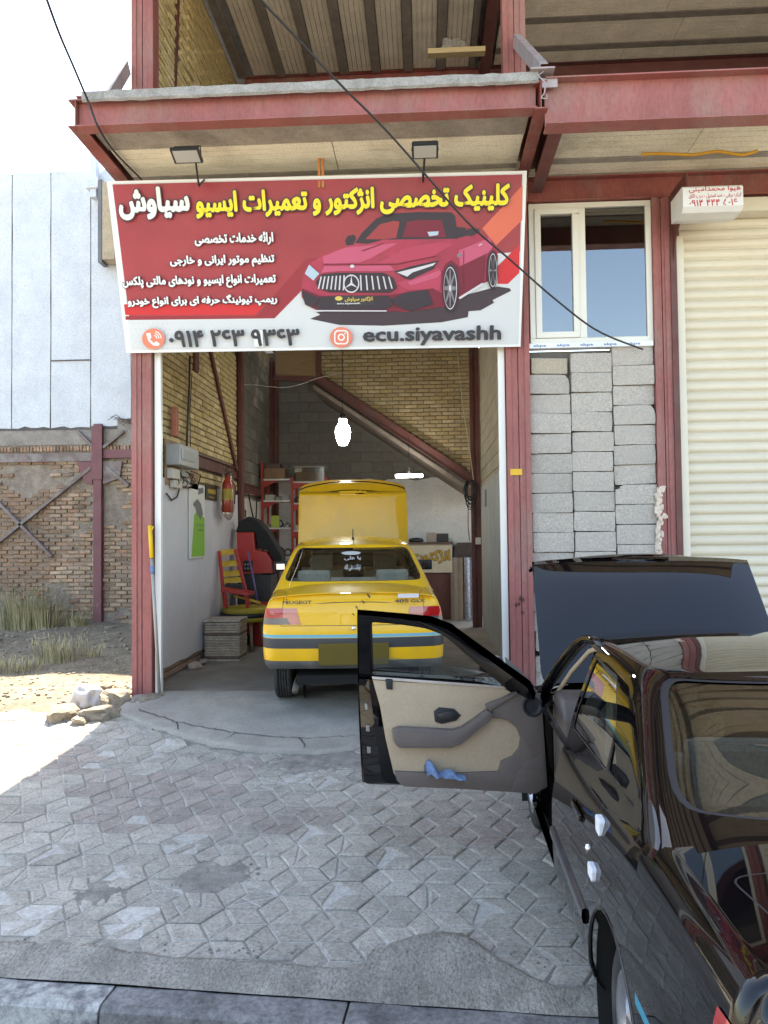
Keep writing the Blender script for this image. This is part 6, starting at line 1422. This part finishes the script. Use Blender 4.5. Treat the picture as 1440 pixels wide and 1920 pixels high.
def bit(k, x, y, z, lv):
    kd_ = k % 4; b = MB(); s_ = rg.uniform(.05, .085)
    if kd_ == 0: b.lathe([(0, 0), (s_, 0), (s_, s_*.6), (s_*.7, s_*.7), (s_*.7, s_*1.2), (0, s_*1.2)], (x, y, z), Z3, 16)
    elif kd_ == 1: b.tube([(x+s_*cos(2*pi*j/16), y, z+s_+.01+s_*sin(2*pi*j/16)) for j in range(16)], .016, 6, closed=True)
    elif kd_ == 2: b.rock((x, y, z+s_*.7), s_*1.2, s_, s_*.8, k, n=2, rough=.5)
    else: b.box(x-s_, x+s_, y-s_, y+s_, z, z+s_*rg.uniform(1, 2.2))
    nm = ('pulley', 'hose_coil', 'casting', 'parts_carton')[kd_]; ci = rg.randrange(5) if kd_ != 1 else 1; col = ('bare steel', 'black', 'brown', 'grey', 'cream')[ci]
    ln = {2.58: 'second', 2.08: 'third', 1.55: 'fourth'}[lv]; side = 'beside left upright' if x < -2.7 else 'beside middle upright' if x < -2.3 else 'toward right upright'
    b.build(nm, pal[ci], label=f'{col} {("stepped pulley", "upright hose coil", "lumpy casting", "parts carton")[kd_]} on {ln} red-unit shelf, {side}', cat=('pulley', 'hose', 'spare part', 'box')[kd_], group='spare parts on the shelves')
k = 0
for lv in (2.58, 2.08, 1.55):
    for i in range(6): x = -2.88+.17*i; bit(rg.randrange(4)+4*i, x, 14.12+rg.uniform(-.05, .1), lv if x < -2.45 else lv-.05, lv); k += 1
crate('oil_carton', -2.83, -2.68, 14.0, 14.06, 2.082, 2.30, flat('lime_card', (.42, .50, .08), .5), 'lime green card box standing on third shelf', 'box')
# counter, instruments
ct = thing('counter', 'cream workbench counter with gold painted Persian lettering on its front', 'counter', (.1, 14.75, ZF)); cm = M('counter_cream', (.50, .45, .36), .6, var=.08)
MB().box(-.9, .50, 14.62, 15.1, 1.2, 1.74).build('front', cm, ct); MB().box(-.92, .52, 14.58, 15.12, 1.742, 1.775).build('top', kd, ct); MB().box(-.9, .50, 14.66, 15.1, ZF, 1.198).build('base', M('counter_base', (.10, .035, .03), .6), ct)
text('lettering', 'انژکتوری', flat('letter_gold', (.42, .27, .03), .4), ct, (-.32, 14.618, 1.37), X3, Z3, -Y3, 0, .78, 0, .26, .006, .03, .03, flat('letter_brown', (.06, .03, .015), .6))
crate('oscilloscope', .02, .20, 14.7, 14.95, 1.777, 1.96, M('instrument_tan', (.30, .25, .2), .5), 'tan electronic instrument standing on workbench counter', 'instrument', .01); crate('power_supply', .215, .44, 14.7, 14.95, 1.777, 1.94, flat('instrument_black', (.03, .03, .03), .4), 'black power supply unit beside tan instrument on counter', 'instrument', .01)
MB().lathe([(0, 0), (.12, 0), (.15, .03), (.12, .07), (0, .09)], (-.18, 14.8, 1.777), Z3, 20).build('headphones_case', flat('case_black', (.03, .03, .03), .5), label='round black case lying on workbench counter top', cat='case')
# dark cabinet and two leaning panels
MB().prism([(.52, ZF), (.97, ZF), (.97, 1.76), (.62, 1.76), (.54, 1.66), (.52, 1.5)], (0, 14.72, 0), X3, Z3, Y3, 0, .4).build('steel_cabinet', M('cabinet_dark', (.055, .04, .038), .5, var=.2), bevel=.01, label='tall dark steel cabinet in back corner behind leaning panels', cat='cabinet')
for x, m, lab in ((.575, M('panel_bronze', (.22, .17, .13), .35, .4, var=.1), 'tall brownish sheet metal panel leaning against the dark cabinet'), (.83, M('panel_steel', (.30, .29, .32), .25, .75, var=.1), 'tall bluish steel panel leaning in the back corner')):
    b = MB(); P = [[V((x-.115+.23*i/6+.01*t, 14.52+.14*t-.018*sin(pi*i/6), ZF+1.17*t)) for i in range(7)] for t in (0, .5, 1)]; b.grid(P); b.grid([[p+V((0, .02, 0)) for p in r] for r in P]); b.build('metal_panel', m, label=lab, cat='panel')
b = MB(); c = V((.86, 13.22, 2.85)); rg = random.Random(6)
for k in range(9):
    w_ = rg.uniform(.05, .11); L_ = rg.uniform(.28, .52); b.tube([c+V((w_*sin(2*pi*j/18)-.08+rg.uniform(-.01, .01), rg.uniform(-.03, .03), -L_/2+L_/2*cos(2*pi*j/18))) for j in range(18)], .009, 5, closed=True)
b.tube([c+V((-.12, 0, -.3)), c+V((-.13, 0, -.8)), c+V((-.1, .1, -1.05))], .008, 5); b.tube([c+V((-.03, 0, -.4)), c+V((-.05, 0, -.9)), c+V((0, .02, -.95)), c+V((.04, 0, -.5))], .006, 5)
o = b.build('cable_bundle', cab, label='bundle of black extension cables hung on red column at back', cat='cables'); o['kind'] = 'stuff'
crate('wall_socket', .86, .95, 13.28, 13.34, 1.74, 1.86, flat('socket_white', (.6, .58, .52), .5), 'white wall socket box low on red back column', 'socket', .006)
wire([atY(858, 660, 13.2), atY(868, 760, 13.2), atY(880, 840, 13.2), atY(888, 900, 13.2)], .008, 'pale cord hanging down the stair brick wall', 'cord', flat('cord_pale', (.45, .4, .3), .6))
wire([atY(440, 720, 12.3), atY(480, 722, 12.3), atY(540, 726, 12.4), atY(600, 708, 12.5), atY(640, 700, 12.9)], .006, 'thin pale wire strung between columns under garage ceiling', 'cord', flat('cord_grey', (.4, .38, .34), .6))
crate('switch_box', .955, .967, 12.15, 12.40, 2.35, 2.62, flat('switch_grey', (.14, .14, .15), .4), 'dark switch box fixed on grey right wall', 'switch', .003)
wire([(.955, 9.6, 2.95), (.95, 9.5, 2.62), (.94, 9.2, 2.46), (.94, 8.8, 2.42)], .014, 'dark hose hanging on right wall near the entrance', 'hose', blackp)
for px, py, s_, lab in ((340, 1248, .10, 'broken brick lying on floor under white sheeting'), (352, 1240, .06, 'small brick fragment behind the broken brick')):
    p = atZ(px, py, ZF+.04); p.x = max(p.x, -2.82); b = MB(); b.rock(p, s_, s_*.7, s_*.45, int(s_*100), n=2, rough=.25); b.build('brick_fragment', M('fragment', (.42, .33, .27), .9), label=lab, cat='brick')
# lamps that are lit
bl = atY(643, 810, 11.3); lamp = thing('hanging_bulb', 'large bright white bulb hanging on a cord over taxi', 'lamp', bl)
MB().lathe([(0, -.20), (.06, -.195), (.10, -.10), (.115, .0), (.10, .07), (.062, .13), (.058, .19), (.0, .19)], bl, Z3, 24).build('bulb', emis('bulb_glow', (.88, .95, 1.0), 11), lamp)
b = MB(); b.lathe([(.0, .27), (.03, .27), (.045, .25), (.045, .19)], bl, Z3, 14); b.tube([bl+V((0, 0, .26)), V((bl.x, bl.y, 5.45))], .006, 5); b.build('cord', blackp, lamp)
lp = atY(767, 892, 13.0); l2 = thing('tray_light', 'lit white oblong tray light hanging by a wire at back', 'lamp', lp)
MB().prism(rects(3, .46, .16, .04), lp, X3, Y3, Z3, -.025, .02).build('diffuser', emis('tray_glow', (.95, .97, 1.0), 10), l2); b = MB(); b.tube([lp+V((0, 0, .02)), lp+V((0, 0, .16)), V((lp.x, lp.y, 3.6))], .005, 5); b.box(lp.x-.02, lp.x+.02, lp.y-.02, lp.y+.02, lp.z+.021, lp.z+.08); b.build('cord', blackp, l2)
def lampl(name, p, e, col, r, parent):
    d = bpy.data.lights.new(name, 'POINT'); d.energy = e; d.color = col; d.shadow_soft_size = r; o = bpy.data.objects.new(name, d); COL.objects.link(o); o.location = p; return o
# ------------------------------------------------------------------ the other side of the street (behind the photographer): unseen sunlit pavement and low shops, added for their bounce light
MB().box(-60, 60, -26, -13.0, -.16, .0).build('far_pavement', M('far_paving', (.42, .385, .33), .9, var=.15, vs=1.5), kind='structure')
rw_ = random.Random(9)
for k, x in enumerate((-34, -22.5, -11, .5, 12, 23.5)):
    hgt = (4.2, 3.6, 4.6, 4.0, 3.7, 4.4)[k]; t = thing('unseen_shop', ('unseen low cream shop opposite with shutters', 'unseen low tan brick shop opposite with shutters', 'unseen low pale grey shop opposite with shutters', 'unseen low whitewashed shop opposite with shutters', 'unseen low buff shop opposite with shutters', 'unseen low ochre shop opposite with shutters')[k], 'building', (x+5.5, -20, 0), 'unseen shops added across the street')
    m = M('far_wall_%d' % k, ((.62, .56, .45), (.46, .35, .24), (.5, .49, .47), (.7, .69, .66), (.55, .46, .34), (.5, .38, .2))[k], .85, var=.1, vs=2)
    b = MB(); 
    for a, c in ((0, .9), (4.4, 6.4), (9.9, 10.9)): b.box(x+a, x+c, -28, -20, 0, hgt-1.0)
    b.box(x, x+10.9, -28, -20, hgt-1.0, hgt); b.build('wall', m, t); MB().box(x-.1, x+11, -28.1, -19.6, hgt, hgt+.18).build('roof', slabc, t)
    for a, c in ((.9, 4.4), (6.4, 9.9)):
        b = MB()
        for j in range(int((hgt-1.0)/.2)): b.box(x+a, x+c, -20.3, -20.2+.02*(j % 2), .2*j, .2*j+.2)
        b.build('shutter', M('far_shutter', (.40, .40, .38), .5, .2), t)
